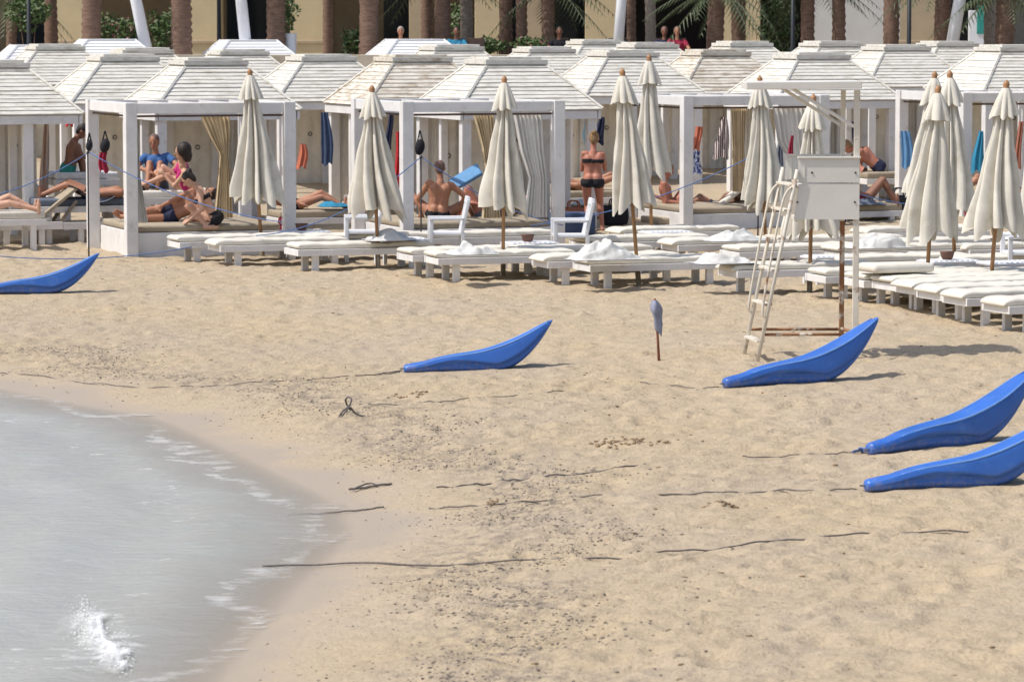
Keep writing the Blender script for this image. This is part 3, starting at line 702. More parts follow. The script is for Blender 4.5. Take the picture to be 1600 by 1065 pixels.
# ------------------------------------------------------------------ closed parasols
def parasol(px, py, topx, topy, boty, width, label, seed):
    r_ = random.Random(seed); q = ground(px, py); D = q.y
    top = P(topx, topy, D); Ht = top.z - q.z
    lean = Vector((top.x - q.x, 0, 0)) / Ht
    root = thing('closed_parasol', label, 'parasol', (q.x, q.y, q.z), 0, 'closed cream parasols')
    ax = lambda z: Vector((lean.x * z, 0, z))
    MB().tube([ax(-0.25), ax(Ht - 0.10)], 0.026, 10).build('pole', 'wood', root, True)
    MB().tube([ax(-0.2), ax(0.30)], 0.037, 10).build('pole_sleeve', 'wood_old', root, True)
    b = MB(); b.tube([ax(Ht - 0.13), ax(Ht - 0.10), ax(Ht - 0.085), ax(Ht - 0.06), ax(Ht - 0.03), ax(Ht)], [0.034, 0.045, 0.036, 0.044, 0.034, 0.008], 10); b.build('finial', 'finial', root, True)
    zb = P(px, boty, D).z - q.z; s_ = F / D; Rb = width / s_ / 2
    nF = r_.choice((8, 9, 10)); nt, nz = 128, 30; ph = r_.random() * 6
    amps = [r_.uniform(0.7, 1.3) for _ in range(nF)]; offs = [r_.uniform(-0.25, 0.25) for _ in range(nF)]; drop = [r_.uniform(-0.20, 0.07) for _ in range(nF)]
    wds = [r_.uniform(0.55, 1.6) for _ in range(nF)]; tot = sum(wds); cum = [sum(wds[:k]) / tot for k in range(nF + 1)]; slide = [r_.uniform(-0.10, 0.10) for _ in range(nF)]
    deep = [r_.uniform(0.50, 0.98) for _ in range(nF)]; bulge = [r_.uniform(-0.12, 0.14) for _ in range(nF)]; bph = [r_.random() * 6 for _ in range(nF)]
    vs = []; fs = []
    for j in range(nz + 1):
        t = j / nz
        for i in range(nt):
            th = 2 * math.pi * i / nt; uu = i / nt
            k = max(q_ for q_ in range(nF) if cum[q_] <= uu + 1e-9); f = (uu - cum[k]) / (cum[k + 1] - cum[k])
            fold = abs(math.sin(math.pi * (f + 0.12 * offs[k] * math.sin(math.pi * f))))            # 0 in the groove, 1 on the ridge
            R = 0.055 + (Rb - 0.055) * (0.20 * t + 0.80 * t ** 1.15) if t < 0.9 else 0.055 + (Rb - 0.055) * (0.20 * t + 0.80 * t ** 1.15) * (1 - 0.6 * (t - 0.9))
            fold = fold * (1 - 0.25 * math.sin(6.283 * f) * slide[k] * 8 * t) if t > 0 else fold
            fold = min(1.0, max(0.0, fold))
            d0 = deep[k] * f + deep[k - 1] * (1 - f)
            dep = min(1, t * 5) * d0
            rr = R * (1 - dep * (1 - fold ** 0.8)) * (1 + t * fold * (0.14 * (amps[k] - 1) + bulge[k] * math.sin(4.5 * t + bph[k]))) + 0.008 * math.sin(17 * t + bph[k]) * fold
            sw = 0.35 * t * math.sin(2.2 * t + ph) + 0.16 * slide[k] * 10 * t * fold * 0.3
            z = (Ht - 0.15) + (zb - (Ht - 0.15)) * t + (drop[k] * fold ** 2 + 0.06 * (1 - fold)) * t ** 3
            c = ax(z); vs.append((c.x + rr * math.cos(th + sw), c.y + 0.8 * rr * math.sin(th + sw), z))
    for j in range(nz):
        for i in range(nt): a = j * nt + i; bq = j * nt + (i + 1) % nt; fs.append((a, a + nt, bq + nt, bq))
    can = mk('canopy', vs, fs, 'umb', root, True)
    vs = []; fs = []; nz = 8
    for j in range(nz + 1):
        t = j / nz
        for i in range(nt):
            th = 2 * math.pi * i / nt; uu = i / nt; k = max(q_ for q_ in range(nF) if cum[q_] <= uu + 1e-9); f = (uu - cum[k]) / (cum[k + 1] - cum[k]); fold = abs(math.sin(math.pi * f)); R = 0.045 + (0.15 + 0.10 * bulge[k]) * t ** 0.85
            rr = R * (1 - 0.38 * t * (1 - fold)); z = Ht - 0.10 - 0.33 * t - (0.05 + 0.25 * drop[k]) * fold * t * t
            c = ax(z); vs.append((c.x + rr * math.cos(th), c.y + rr * math.sin(th), z))
    for j in range(nz):
        for i in range(nt): a = j * nt + i; bq = j * nt + (i + 1) % nt; fs.append((a, a + nt, bq + nt, bq))
    mk('top_flap', vs, fs, 'umb', can, True)
    return root
for i_, a in enumerate([(410, 402, 390, 107, 310, 88, 'closed parasol leaning over the tied-back curtain of the pergola'),
          (591, 421, 581, 133, 330, 100, 'closed parasol with wide spread hem beside the draped armchair'),
          (786, 431, 788, 118, 326, 86, 'closed parasol in front of the pale pergola curtain'),
          (998, 446, 972, 107, 322, 78, 'leaning closed parasol hiding the standing woman\'s side'),
          (1018, 392, 1014, 85, 268, 66, 'tall closed parasol right behind the leaning one by the standing woman'),
          (1197, 402, 1187, 118, 318, 78, 'closed parasol behind the ladder of the lifeguard chair'),
          (1265, 456, 1271, 147, 360, 96, 'closed parasol seen behind the panels of the lifeguard chair'),
          (1447, 462, 1466, 133, 362, 98, 'foremost closed parasol of the cluster of three'),
          (1437, 422, 1461, 111, 306, 82, 'closed parasol in the cluster of three peeking out on the lifeguard chair side'),
          (1492, 436, 1484, 110, 330, 84, 'closed parasol in the cluster of three peeking out on the far side'),
          (1546, 470, 1573, 125, 360, 100, 'closed parasol standing alone past the cluster of three'),
          (1632, 440, 1628, 118, 330, 88, 'closed parasol cut off by the picture edge')]):
    parasol(*a, 100 + i_)

# ------------------------------------------------------------------ plastic armchairs, tables, covers
def armchair(px, py, label, rz):
    q = ground(px, py); r = thing('plastic_armchair', label, 'armchair', (q.x, q.y, q.z), rz, 'white plastic armchairs')
    for (x, y) in ((0, 0), (0, 0.5)):
        MB().box((x, y, 0.30), (0.06, 0.05, 0.64), 0.012).build('front_leg', 'plastic', r)
    for (x, y) in ((0.46, 0), (0.46, 0.5)):
        MB().box((x, y, 0.20), (0.06, 0.05, 0.44), 0.012).build('back_leg', 'plastic', r)
    MB().box((0.24, 0.25, 0.415), (0.50, 0.54, 0.045), 0.015).build('seat', 'plastic', r)
    for y in (-0.006, 0.506): MB().box((0.22, y, 0.635), (0.50, 0.065, 0.04), 0.014).build('armrest', 'plastic', r)
    R = Matrix.Rotation(rad(12), 3, 'Y')
    bk = MB(); bk.box((0.535, 0.25, 0.90), (0.055, 0.46, 0.10), 0.015, R); back = bk.build('backrest', 'plastic', r)
    for k in range(5): MB().box((0.483, 0.07 + k * 0.09, 0.645), (0.03, 0.05, 0.46), 0.008, R).build('back_slat', 'plastic', back)
    for y in (-0.0, 0.5): MB().box((0.49, y, 0.66), (0.05, 0.05, 0.52), 0.012, R).build('back_stile', 'plastic', back)
    return r
armchair(674, 411, 'white plastic armchair with a crumpled cover beside it, before the shirtless man', rad(4))
armchair(542, 408, 'white plastic armchair with low seat beside the spread-hem parasol', rad(4))
armchair(868, 415, 'white plastic armchair in front of the standing woman', rad(4))
armchair(1578, 446, 'white plastic armchair at the far end past the lone parasol', rad(4))
def table(px, py, label, w_=0.72, d_=0.5, h=0.38):
    q = ground(px, py); r = thing('low_table', label, 'table', (q.x, q.y, q.z), YAW, 'low white tables')
    top = MB().box((w_ / 2, d_ / 2, h - 0.02), (w_, d_, 0.035), 0.012).build('tabletop', 'plastic', r)
    MB().box((w_ / 2, 0.02, h - 0.08), (w_ - 0.08, 0.02, 0.08), 0.004).build('apron', 'plastic', r)
    for k in range(9): MB().box((0.06 + k * (w_ - 0.12) / 8, d_ / 2, h + 0.002), (0.045, d_ - 0.06, 0.012)).build('slat', 'plastic', top)
    for x in (0.06, w_ - 0.06):
        for y in (0.05, d_ - 0.05): MB().box((x, y, h / 2 - 0.035), (0.055, 0.055, h - 0.01), 0.008).build('leg', 'plastic', r)
    return r, q + U * (w_ * 0.45) + V * (d_ * 0.5) + Vector((0, 0, h + 0.01))
def pot(p, label):
    b = MB(); b.tube([p, p + Vector((0, 0, 0.02)), p + Vector((0, 0, 0.09)), p + Vector((0, 0, 0.10))], [0.055, 0.075, 0.095, 0.10], 14)
    o = b.build('clay_ashtray', 'pot', None, True); o.data.transform(Matrix.Translation(-p)); o.location = p; tag(o, label, 'ashtray', 'clay ashtrays on the tables'); return o
TB = [(597, 416, 'low white slatted table between spread-hem parasol and the armchair'), (800, 423, 'low white slatted table with a brown clay ashtray by parasol pole'),
      (1016, 404, 'low white slatted table behind the leaning parasol pole'), (446, 403, 'low white slatted table near the parasol that leans on the pergola'),
      (1274, 447, 'low white slatted table seen under the lifeguard chair'), (1458, 455, 'low white slatted table beside the cluster of three parasols'), (1552, 458, 'low white slatted table past the lone parasol pole')]
for i_, a in enumerate(TB):
    r, top = table(*a)
    if i_ in (1, 3, 5): pot(top, ('', 'brown clay ashtray on the table by the middle parasol pole', '', 'brown clay ashtray on the table near the pergola', '', 'brown clay ashtray on the table beside the cluster of three parasols')[i_])
MB_ = MB
def crumple(px, py, z, w_, d_, h, label, seed, mat='sheet', group='crumpled white lounger covers'):
    q = on_z(px, py, z); n = 56; m = 36
    rs_ = np.random.RandomState(seed); xs_ = np.linspace(-1, 1, n); ys_ = np.linspace(-1, 1, m); XX, YY = np.meshgrid(xs_, ys_)
    pk = rs_.uniform(-0.5, 0.3); R2 = np.clip(1 - (np.abs(XX) ** 2.4 + np.abs(YY) ** 2.4), 0, 1)
    wx_ = XX + 0.5 * vnoise(XX, YY, 0.6, seed + 7); wy_ = YY + 0.5 * vnoise(XX, YY, 0.6, seed + 8)
    ridge = 1 - 2 * np.abs(vnoise(wx_ + seed, wy_ * 0.7 + seed * 2, 0.45, seed)); rid2 = 1 - 2 * np.abs(vnoise(wx_ * 1.2, wy_ + seed, 0.21, seed + 2))
    body = 0.30 + 0.34 * np.exp(-np.abs((XX - pk + 0.25 * YY) / 0.34) ** 1.3)
    Z = h * R2 ** 0.75 * (body + 0.42 * (np.clip(ridge, 0, 1) ** 1.6 - 0.5) + 0.10 * (np.clip(rid2, 0, 1) ** 1.3 - 0.5)) * 1.0
    Z = np.clip(Z, 0, None)
    wob = 1 + 0.2 * vnoise(XX * 2, YY * 2, 0.6, seed + 4)
    vs = [(XX[j, i] * w_ / 2 * wob[j, i], YY[j, i] * d_ / 2 * wob[j, i], Z[j, i]) for j in range(m) for i in range(n)]
    fs = [(j * n + i, j * n + i + 1, (j + 1) * n + i + 1, (j + 1) * n + i) for j in range(m - 1) for i in range(n - 1)]
    k = len(vs); vs += [(v[0] * 0.98, v[1] * 0.98, v[2] - 0.008) for v in vs]; fs += [tuple(i + k for i in f[::-1]) for f in fs]
    o = mk('crumpled_cover', vs, fs, mat, None, True, (q.x, q.y, z)); o.rotation_euler = (0, 0, YAW); return tag(o, label, 'cover', group)
crumple(612, 374, 0.40, 0.75, 0.55, 0.20, 'crumpled white cover heaped in the low armchair by the spread-hem parasol', 1)
crumple(736, 396, 0.39, 0.66, 0.5, 0.22, 'crumpled white cover with round fold in front of the shirtless man', 2)
crumple(945, 404, 0.39, 0.95, 0.5, 0.32, 'crumpled white cover peaked high beside the leaning parasol pole', 3)
crumple(1146, 375, 0.385, 0.90, 0.5, 0.22, 'crumpled white cover lying beyond the ladder of the lifeguard chair', 4)
crumple(1128, 410, 0.385, 0.80, 0.5, 0.2, 'crumpled white cover on the lounger in front of the ladder side', 5)
crumple(1372, 386, 0.385, 0.92, 0.5, 0.28, 'crumpled white cover draped in a peak right of the lifeguard chair legs', 6)
crumple(1585, 372, 0.385, 0.6, 0.5, 0.2, 'crumpled white cover behind the lone parasol', 7)
for i_, (a_, b_) in enumerate(((1400, 425), )):
    q = on_z(a_, b_, 0.39); o = MB().box((0, 0, 0.06), (0.82, 0.5, 0.11), 0.045).build('folded_cushion', 'cushion', None, True, (q.x, q.y, 0.39)); o.rotation_euler = (0, 0, YAW)
    tag(o, 'thick folded cream cushion lying on a lounger behind the chair legs', 'cushion')

# ------------------------------------------------------------------ blue boats
def float_boat(px, py, length, rz, tiph, label, seed, roll=0.0):
    q = ground(px, py)
    ts = np.linspace(0, 1, 49)
    top = np.interp(ts, [0, .04, .12, .25, .38, .5, .6, .7, .8, .9, .97, 1], [.110, .128, .155, .202, .236, .266, .312, .378, .46, .562, .635, .655])
    bot = np.interp(ts, [0, .04, .12, .25, .38, .5, .58, .66, .74, .82, .88, .94, .98, 1], [.004, .0, .008, .026, .018, .004, 0.0, .018, .075, .185, .30, .44, .57, .64])
    hw = np.interp(ts, [0, .03, .1, .25, .45, .62, .75, .86, .94, .98, 1], [.055, .07, .085, .105, .13, .15, .155, .135, .10, .065, .02])
    ker = np.array([1, 2, 3, 2, 1]) / 9.0
    sm = lambda a: np.concatenate([a[:2], np.convolve(a, ker, 'valid'), a[-2:]])
    top, bot, hw = sm(sm(top)) * tiph / .655, sm(sm(bot)) * tiph / .655, sm(sm(hw))
    # cross-section: outer hull with side crease, rolled rim, hollow seat
    vs = []; fs = []; prof = [(0, 0), (.35, .02), (.60, .10), (.76, .26), (.66, .42), (.68, .49), (.97, .53), (1.0, .58), (.93, .76), (.90, .88), (.86, .97), (.78, 1.0), (.66, .985), (.45, .955), (.22, .94), (0, .935)]
    ring = prof + [(-x, z) for x, z in prof[-2:0:-1]]; n = len(ring)
    for i, t in enumerate(ts):
        fade = float(sstep(0.02, 0.25, t)) * float(sstep(1.0, 0.93, t))
        shear = 0.0
        for (x, z) in ring:
            a = math.atan2(z - 0.5, x); zz = 0.5 + 0.5 * math.sin(a) ; xx = math.cos(a)
            x2 = x * fade + xx * (1 - fade); z2 = z * fade + zz * (1 - fade)
            zc = float(np.interp(t, [0, .12, .32, .48, .62, .8, 1], [.5, .50, .74, .56, .28, .36, .6]))
            if abs(x) > 0.7: z2 = z2 + fade * ((z2 * zc / .5 if z2 < .5 else zc + (z2 - .5) * (1 - zc) / .5) - z2)
            vs.append((t * length, hw[i] * x2, bot[i] + (top[i] - bot[i]) * z2))
    m = len(ts)
    fs = [(i * n + k, i * n + (k + 1) % n, (i + 1) * n + (k + 1) % n, (i + 1) * n + k) for i in range(m - 1) for k in range(n)]
    fs += [tuple(range(n))[::-1], tuple((m - 1) * n + k for k in range(n))]
    root = thing('pedal_float', label, 'float', (q.x, q.y, q.z - 0.012), rz, 'blue plastic floats on the sand')
    hull = mk('hull', vs, [f[::-1] for f in fs], 'boat', root, True)
    md = hull.modifiers.new('sub', 'SUBSURF'); md.levels = 1; md.render_levels = 1
    for sgn in (-1, 1):  # rims added along both top edges to carry the painted highlight
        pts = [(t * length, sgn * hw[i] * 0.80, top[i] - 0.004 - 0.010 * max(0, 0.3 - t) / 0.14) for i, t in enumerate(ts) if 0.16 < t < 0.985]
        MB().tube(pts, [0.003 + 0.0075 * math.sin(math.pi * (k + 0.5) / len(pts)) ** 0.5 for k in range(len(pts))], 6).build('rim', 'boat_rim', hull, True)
    ring_ = MB(); ring_.tube([(0.0 + 0.02 * math.cos(a) - 0.012, 0.02 * math.sin(a), 0.055) for a in np.linspace(0, 2 * math.pi, 11)], 0.006, 5, False); ring_.build('tow_eye', 'rope', root)
    return root
BLAB = ['blue plastic float alone on the sand beside the wire rope loop', 'blue plastic float lying at the feet of the lifeguard chair', 'blue plastic float lying higher up the sand of the adjacent pair', 'blue plastic float nearest the water of the adjacent pair', 'blue plastic float lying by the kneeling woman\'s pergola']
for k, (a_, b_, l_, an_, h_) in enumerate(BOATS): float_boat(a_, b_, l_, rad(an_), h_, BLAB[k], k)

# ------------------------------------------------------------------ lifeguard chair
def lifeguard():
    fA = ground(1180, 566); D = fA.y
    root = thing('lifeguard_chair', 'tall rusty white lifeguard chair with ladder and flat canopy on the sand', 'lifeguard chair', (fA.x, fA.y, fA.z), 0)
    O = Vector(fA)
    def L(px, py, dy=0.0): return P(px, py, D + dy) - O
    dp = 0.62                                            # depth of the chair
    # ladder: two leaning rails
    sh = -0.10                                           # the far side stands a little to the left
    pr = [(L(1180, 566), L(1246, 262)), ]
    a0, a1 = L(1180, 566) - Vector((0, 0, 0.1)), L(1246, 265)
    off = Vector((sh, dp, 0))
    R1 = MB().tube([a0, a1], 0.021, 8).build('ladder_rail', 'rust', root, True)
    R2 = MB().tube([a0 + off, a1 + off], 0.021, 8).build('ladder_rail', 'rust', root, True)
    for yp in (525, 470, 419, 372, 330, 292):
        t = (566 - yp) / (566 - 265); c = a0 + (a1 - a0) * t + Vector((0, 0, 0.03)) + off * 0.5
        d_ = off.normalized(); ang = math.atan2(d_.y, d_.x)
        b = MB(); b.box(c, (off.length - 0.03, 0.085, 0.024), 0.004, Matrix.Rotation(ang, 3, 'Z')); b.build('rung', 'rust', root)
    # hand rails
    for k in (0, 1):
        o_ = off * k
        p = [a0 + (a1 - a0) * 0.30 + Vector((-0.055, -0.01, 0)), a0 + (a1 - a0) * 0.45 + Vector((-0.075, -0.01, 0)), a0 + (a1 - a0) * 0.80 + Vector((-0.085, -0.01, 0)), a0 + (a1 - a0) * 0.885 + Vector((-0.065, -0.01, 0)), a0 + (a1 - a0) * 0.915 + Vector((-0.02, -0.01, 0))]
        p = [a0 + (a1 - a0) * 0.275 + Vector((-0.02, -0.01, 0))] + p
        MB().tube([q + o_ for q in bezier_pts(p, 6)], 0.012, 8).build('hand_rail', 'rust', root, True)
    # back legs
    zt = L(1337, 143).z
    b0 = L(1337, 525); fl = Vector((b0.x, 0.05, 0))
    MB().box((b0.x, 0.06, zt / 2 - 0.05 + 0.02), (0.062, 0.05, zt + 0.08), 0.006).build('back_leg', 'rust', root)
    MB().box((b0.x - 0.085, 0.06 + dp, 1.43 / 2 - 0.05), (0.05, 0.05, 1.43 + 0.1), 0.006).build('back_leg', 'rusty', root)
    MB().box((b0.x - 0.085, 0.06 + dp, 1.43 + (zt - 1.43) / 2), (0.05, 0.05, zt - 1.432), 0.006).build('back_leg_upper', 'rust', root)
    zb = L(1260, 523).z
    for k in (0, 1):
        xL = (a0 + (a1 - a0) * 0.14).x + sh * k + 0.02
        MB().tube([(xL, 0.03 + (dp + 0.02) * k, zb), (b0.x - 0.085 * k - 0.03, 0.06 + dp * k, zb)], 0.017, 6).build('base_bar', 'rusty', root, True)
    MB().tube([(b0.x, 0.088, zb + 0.01), (b0.x - 0.085, 0.03 + dp, zb + 0.01)], 0.017, 6).build('base_bar', 'rusty', root, True)
    # panelled seat box
    x0, x1 = L(1241, 320).x, L(1343, 320).x
    zl0, zl1 = L(0, 343).z, L(0, 288).z; zu0, zu1 = L(0, 285.5).z, L(0, 248).z
    xl = L(1250, 0).x
    for yy, nm in ((0.022, 0), (0.068 + dp + 0.02, 1)):
        o_ = -0.08 * nm
        MB().add([(x0 + o_, yy, zl0), (x1 + o_, yy, zl0), (x1 + o_, yy, zl1), (x0 + 0.045 + o_, yy, zl1), (x0 + o_, yy + 0.018, zl0), (x1 + o_, yy + 0.018, zl0), (x1 + o_, yy + 0.018, zl1), (x0 + 0.045 + o_, yy + 0.018, zl1)],
                 [(0, 1, 2, 3), (7, 6, 5, 4), (0, 4, 5, 1), (1, 5, 6, 2), (2, 6, 7, 3), (3, 7, 4, 0)]).build('side_panel', 'panel', root)
        MB().box(((xl + x1) / 2 + o_, yy + 0.009, (zu0 + zu1) / 2), (x1 - xl, 0.018, zu1 - zu0), 0.003).build('arm_panel', 'panel', root)
        MB().box(((xl + x1) / 2 + o_, yy + 0.006, zu1 + 0.012), (x1 - xl + 0.02, 0.05, 0.022), 0.004).build('arm_cap', 'panel', root)
        MB().box((xl + 0.06 + o_, yy - 0.003, (zu0 + zu1) / 2), (0.012, 0.008, zu1 - zu0 - 0.03)).build('batten', 'panel', root)
        if nm == 0:
            for (bx, bz) in ((1269, 270), (1337, 270), (1246, 316), (1336, 316)):
                q = L(bx, bz); MB().tube([(q.x, yy - 0.008, q.z), (q.x, yy + 0.002, q.z)], 0.011, 8).build('bolt', 'bolt', root)
    MB().box(((x0 + x1) / 2 - 0.03, 0.06 + dp / 2, zl1 - 0.03), (x1 - x0 - 0.03, dp - 0.03, 0.03), 0.004).build('seat', 'panel', root)
    MB().box((x1 - 0.075, 0.06 + dp / 2, (zl0 + zu1) / 2), (0.02, dp - 0.06, zu1 - zl0 - 0.04), 0.004).build('backrest', 'panel', root)
    MB().box((x0 + 0.035, 0.06 + dp / 2, zl0 - 0.005), (0.03, dp - 0.02, 0.05), 0.004).build('step_board', 'panel', root)
    # canopy
    cx0, cx1 = L(1166, 138).x, L(1346, 138).x
    MB().box(((cx0 + cx1) / 2, 0.06 + dp / 2, zt + 0.062), (cx1 - cx0, dp + 0.24, 0.075), 0.006, Matrix.Rotation(rad(-0.6), 3, 'Y')).build('canopy', 'panel', root)
    for k in (0, 1):
        s0 = Vector((L(1240, 0).x - 0.07 * k, 0.06 + (dp - 0.01) * k, zt + 0.025)); s1 = Vector((b0.x - 0.03 - 0.085 * k, 0.06 + (dp - 0.01) * k, L(0, 198).z))
        MB().tube([s0, s1], 0.02, 6).build('brace', 'panel', root)
    q0, q1 = L(1310, 246) + Vector((0, dp * 0.5, 0)), L(1317, 176) + Vector((0, dp * 0.5, 0))
    return root
lifeguard()

# ------------------------------------------------------------------ stake with a rolled flag
q = ground(1031, 565); D = q.y
r = thing('flag_stake', 'short brown stake with a faded grey-blue rag flag stuck in open sand', 'flag', q)
t0 = P(1023, 466, D) - q
MB().tube([Vector((0, 0, -0.15)), t0 * 0.5, t0], 0.016, 7, True, 0.011).build('stake', 'stake', r, True)
vs = []; fs = []
for j in range(13):
    t = j / 12; c = t0 * (0.97 - 0.52 * t)
    wd = 0.02 + 0.035 * math.sin(math.pi * min(1, t * 1.15)) + 0.012 * math.sin(t * 9)
    for i in range(14):
        a = 2 * math.pi * i / 14; rr = wd * (1 + 0.3 * math.sin(3 * a + t * 3)); vs.append((c.x + rr * math.cos(a) + 0.015 * t, c.y + rr * 0.8 * math.sin(a), c.z - (0.03 * math.cos(a) if j == 12 else 0)))
for j in range(12):
    for i in range(14): fs.append((j * 14 + i, (j + 1) * 14 + i, (j + 1) * 14 + (i + 1) % 14, j * 14 + (i + 1) % 14))
mk('rag_flag', vs, fs, 'flag', r, True)

# ------------------------------------------------------------------ ropes on the sand
def sand_rope(pix, label, r_=0.009, lift=0.006, wob=0.010, seed=0, mat='rope', ext=None):
    rnd = random.Random(seed); pts = []
    pts0 = [ground(a, b) for a, b in pix]
    if ext: pts0 = ext(pts0)
    bz = bezier_pts(pts0, 14); zz = [sand_z(p.x, p.y) for p in bz]
    for k, p in enumerate(bz):
        w_ = zz[max(0, k - 9):k + 10]; z = sum(w_) / len(w_) + 0.006; ph = seed * 1.7
        pts.append(Vector((p.x, p.y, max(z, ZW - 0.03) + lift + wob * (math.sin(k * 0.37 + ph) + 0.6 * math.sin(k * 0.93 + ph * 2)))))
    c = pts[0].copy(); b = MB(); b.tube([p - c for p in pts], r_, 6); o = b.build('rope', mat, None, True, c)
    return tag(o, label, 'rope', 'ropes half buried in the sand')
sand_rope([(410, 889), (560, 882), (690, 887), (830, 882), (975, 875)], 'longest dark rope running from the shallows up onto the sand', 0.0068, 0.0080, 0.0024, 1)
sand_rope([(995, 872), (1080, 862), (1180, 849), (1290, 840), (1420, 831), (1540, 828)], 'half buried rope continuing past the longest rope up the dry sand', 0.0065, 0.0060, 0.0060, 2)
sand_rope([(1345, 765), (1290, 768), (1200, 768), (1120, 770), (1030, 776)], 'thin rope tied to the float nearest the water', 0.0058, 0.0016, 0.0072, 3)
sand_rope([(545, 768), (580, 762), (612, 757)], 'short thick dark rope end lying at the wet sand edge', 0.0101, 0.0096, 0.0018, 4)
sand_rope([(552, 769), (575, 758), (588, 761)], 'rope kink beside the short thick rope end', 0.0072, 0.0160, 0.0018, 14)
sand_rope([(682, 766), (735, 760), (775, 753), (820, 749), (900, 742), (1010, 728)], 'half buried rope between drift line and the dug-up sand', 0.0072, 0.0016, 0.0084, 5)
sand_rope([(670, 796), (740, 792), (820, 785), (900, 781), (990, 776)], 'bluish half buried rope above the longest rope', 0.0058, -0.0008, 0.0072, 6)
sand_rope([(450, 806), (500, 803), (560, 798), (600, 792)], 'thin rope running out of the shallows over wet sand', 0.0065, 0.0048, 0.0030, 7)
sand_rope([(575, 640), (650, 637), (700, 632), (780, 624), (880, 612)], 'rope leading from the wire loop up the sand', 0.0050, 0.0000, 0.0066, 8)
sand_rope([(0, 583), (60, 588), (150, 600), (240, 607), (330, 604), (440, 598), (545, 590), (625, 581)], 'long thin rope from the waterline to the float by the wire loop', 0.0048, -0.0015, 0.0080, 9)
sand_rope([(628, 580), (605, 583), (590, 587), (560, 590)], 'doubled rope at the tail of the float by the wire loop', 0.0065, 0.0096, 0.0024, 15)
sand_rope([(1128, 604), (1100, 606), (1050, 603), (1000, 600)], 'rope at the tail of the float under the lifeguard chair', 0.0050, 0.0008, 0.0060, 10)
sand_rope([(1352, 706), (1335, 707), (1300, 709), (1240, 712), (1160, 716)], 'rope at the tail of the upper float of the pair', 0.0050, 0.0008, 0.0066, 11)
q = ground(548, 655); D = q.y
pts = [(527, 658), (533, 645), (545, 634), (549, 624), (544, 620), (540, 626), (546, 638), (556, 648), (568, 654)]
c = P(527, 658, D); b = MB(); b.tube([p - c for p in bezier_pts([P(a, b_, D + 0.05 * i) for i, (a, b_) in enumerate(pts)], 6)], 0.009, 6)
b.tube([p - c for p in bezier_pts([P(a, b_, D - 0.1 + 0.03 * i) for i, (a, b_) in enumerate([(529, 657), (540, 643), (547, 636), (556, 646), (575, 651), (600, 650)])], 6)], 0.008, 6)
tag(b.build('wire_rope_loop', 'rope', None, True, c), 'stiff dark wire rope standing up in a loop on the sand', 'rope loop')
# knotted rope at a float's tail
q = ground(1346, 708); b = MB(); rs = random.Random(4)
b.tube(bezier_pts([Vector((rs.uniform(-0.09, 0.05), rs.uniform(-0.04, 0.04), rs.uniform(0.005, 0.05))) for _ in range(14)], 5), 0.008, 6)
tag(b.build('rope_knot', 'rope_blue', None, True, (q.x, q.y, sand_z(q.x, q.y))), 'small tangle of blue rope at the tail of the upper float', 'rope knot')

# ------------------------------------------------------------------ rods and blue barrier ropes
def rod(px, pyb, pyt, label, r_=0.012):
    q = ground(px, pyb); t = P(px, pyt, q.y); h = t.z - q.z
    o = thing('rod_post', label, 'rod', q, 0, 'thin steel barrier rods')
    MB().tube([(0, 0, -0.2), (0, 0, h)], r_, 7).build('shaft', 'rod', o, True)
    MB().tube([(0, 0, h - 0.02), (0, 0, h + 0.015)], r_ * 1.9, 8).build('rod_head', 'rod', o, True)
    return t
rA = rod(139, 406, 238, 'thin dark barrier rod next to the pergola with the kneeling woman')
rB = rod(658, 403, 245, 'thin dark barrier rod in front of the shirtless man')
rC = rod(1184, 400, 242, 'thin dark barrier rod under the parasol behind the ladder')
def hang(a, b_, sag, label, r_=0.008):
    pts = [a + (b_ - a) * (k / 16) - Vector((0, 0, sag * 4 * (k / 16) * (1 - k / 16))) for k in range(17)]
    o = MB().tube([p - a for p in pts], r_, 6).build('barrier_rope', 'rope_blue', None, True, a)
    return tag(o, label, 'rope', 'blue barrier ropes')
hang(P(-40, 312, rA.y - 0.5), rA, 0.10, 'blue barrier rope rising to the rod beside the kneeling woman\'s pergola')
hang(rA, P(440, 347, 49.7), 0.16, 'blue barrier rope slanting down across the kneeling woman')
hang(P(400, 368, 50.5), rB, 0.25, 'blue barrier rope rising to the rod before the shirtless man')
hang(rB, P(880, 352, 52.0), 0.14, 'blue barrier rope slanting down past the shirtless man')
hang(P(830, 352, 50.5), P(1190, 236, 52.0), 0.18, 'blue barrier rope rising past the standing woman to the ladder-side rod')
hang(rC, P(1440, 322, 53), 0.12, 'blue barrier rope passing behind the lifeguard chair panels')
hang(P(-40, 396, 50.5), P(300, 386, 50.6), 0.12, 'blue barrier rope hanging low in front of the pergola platform')

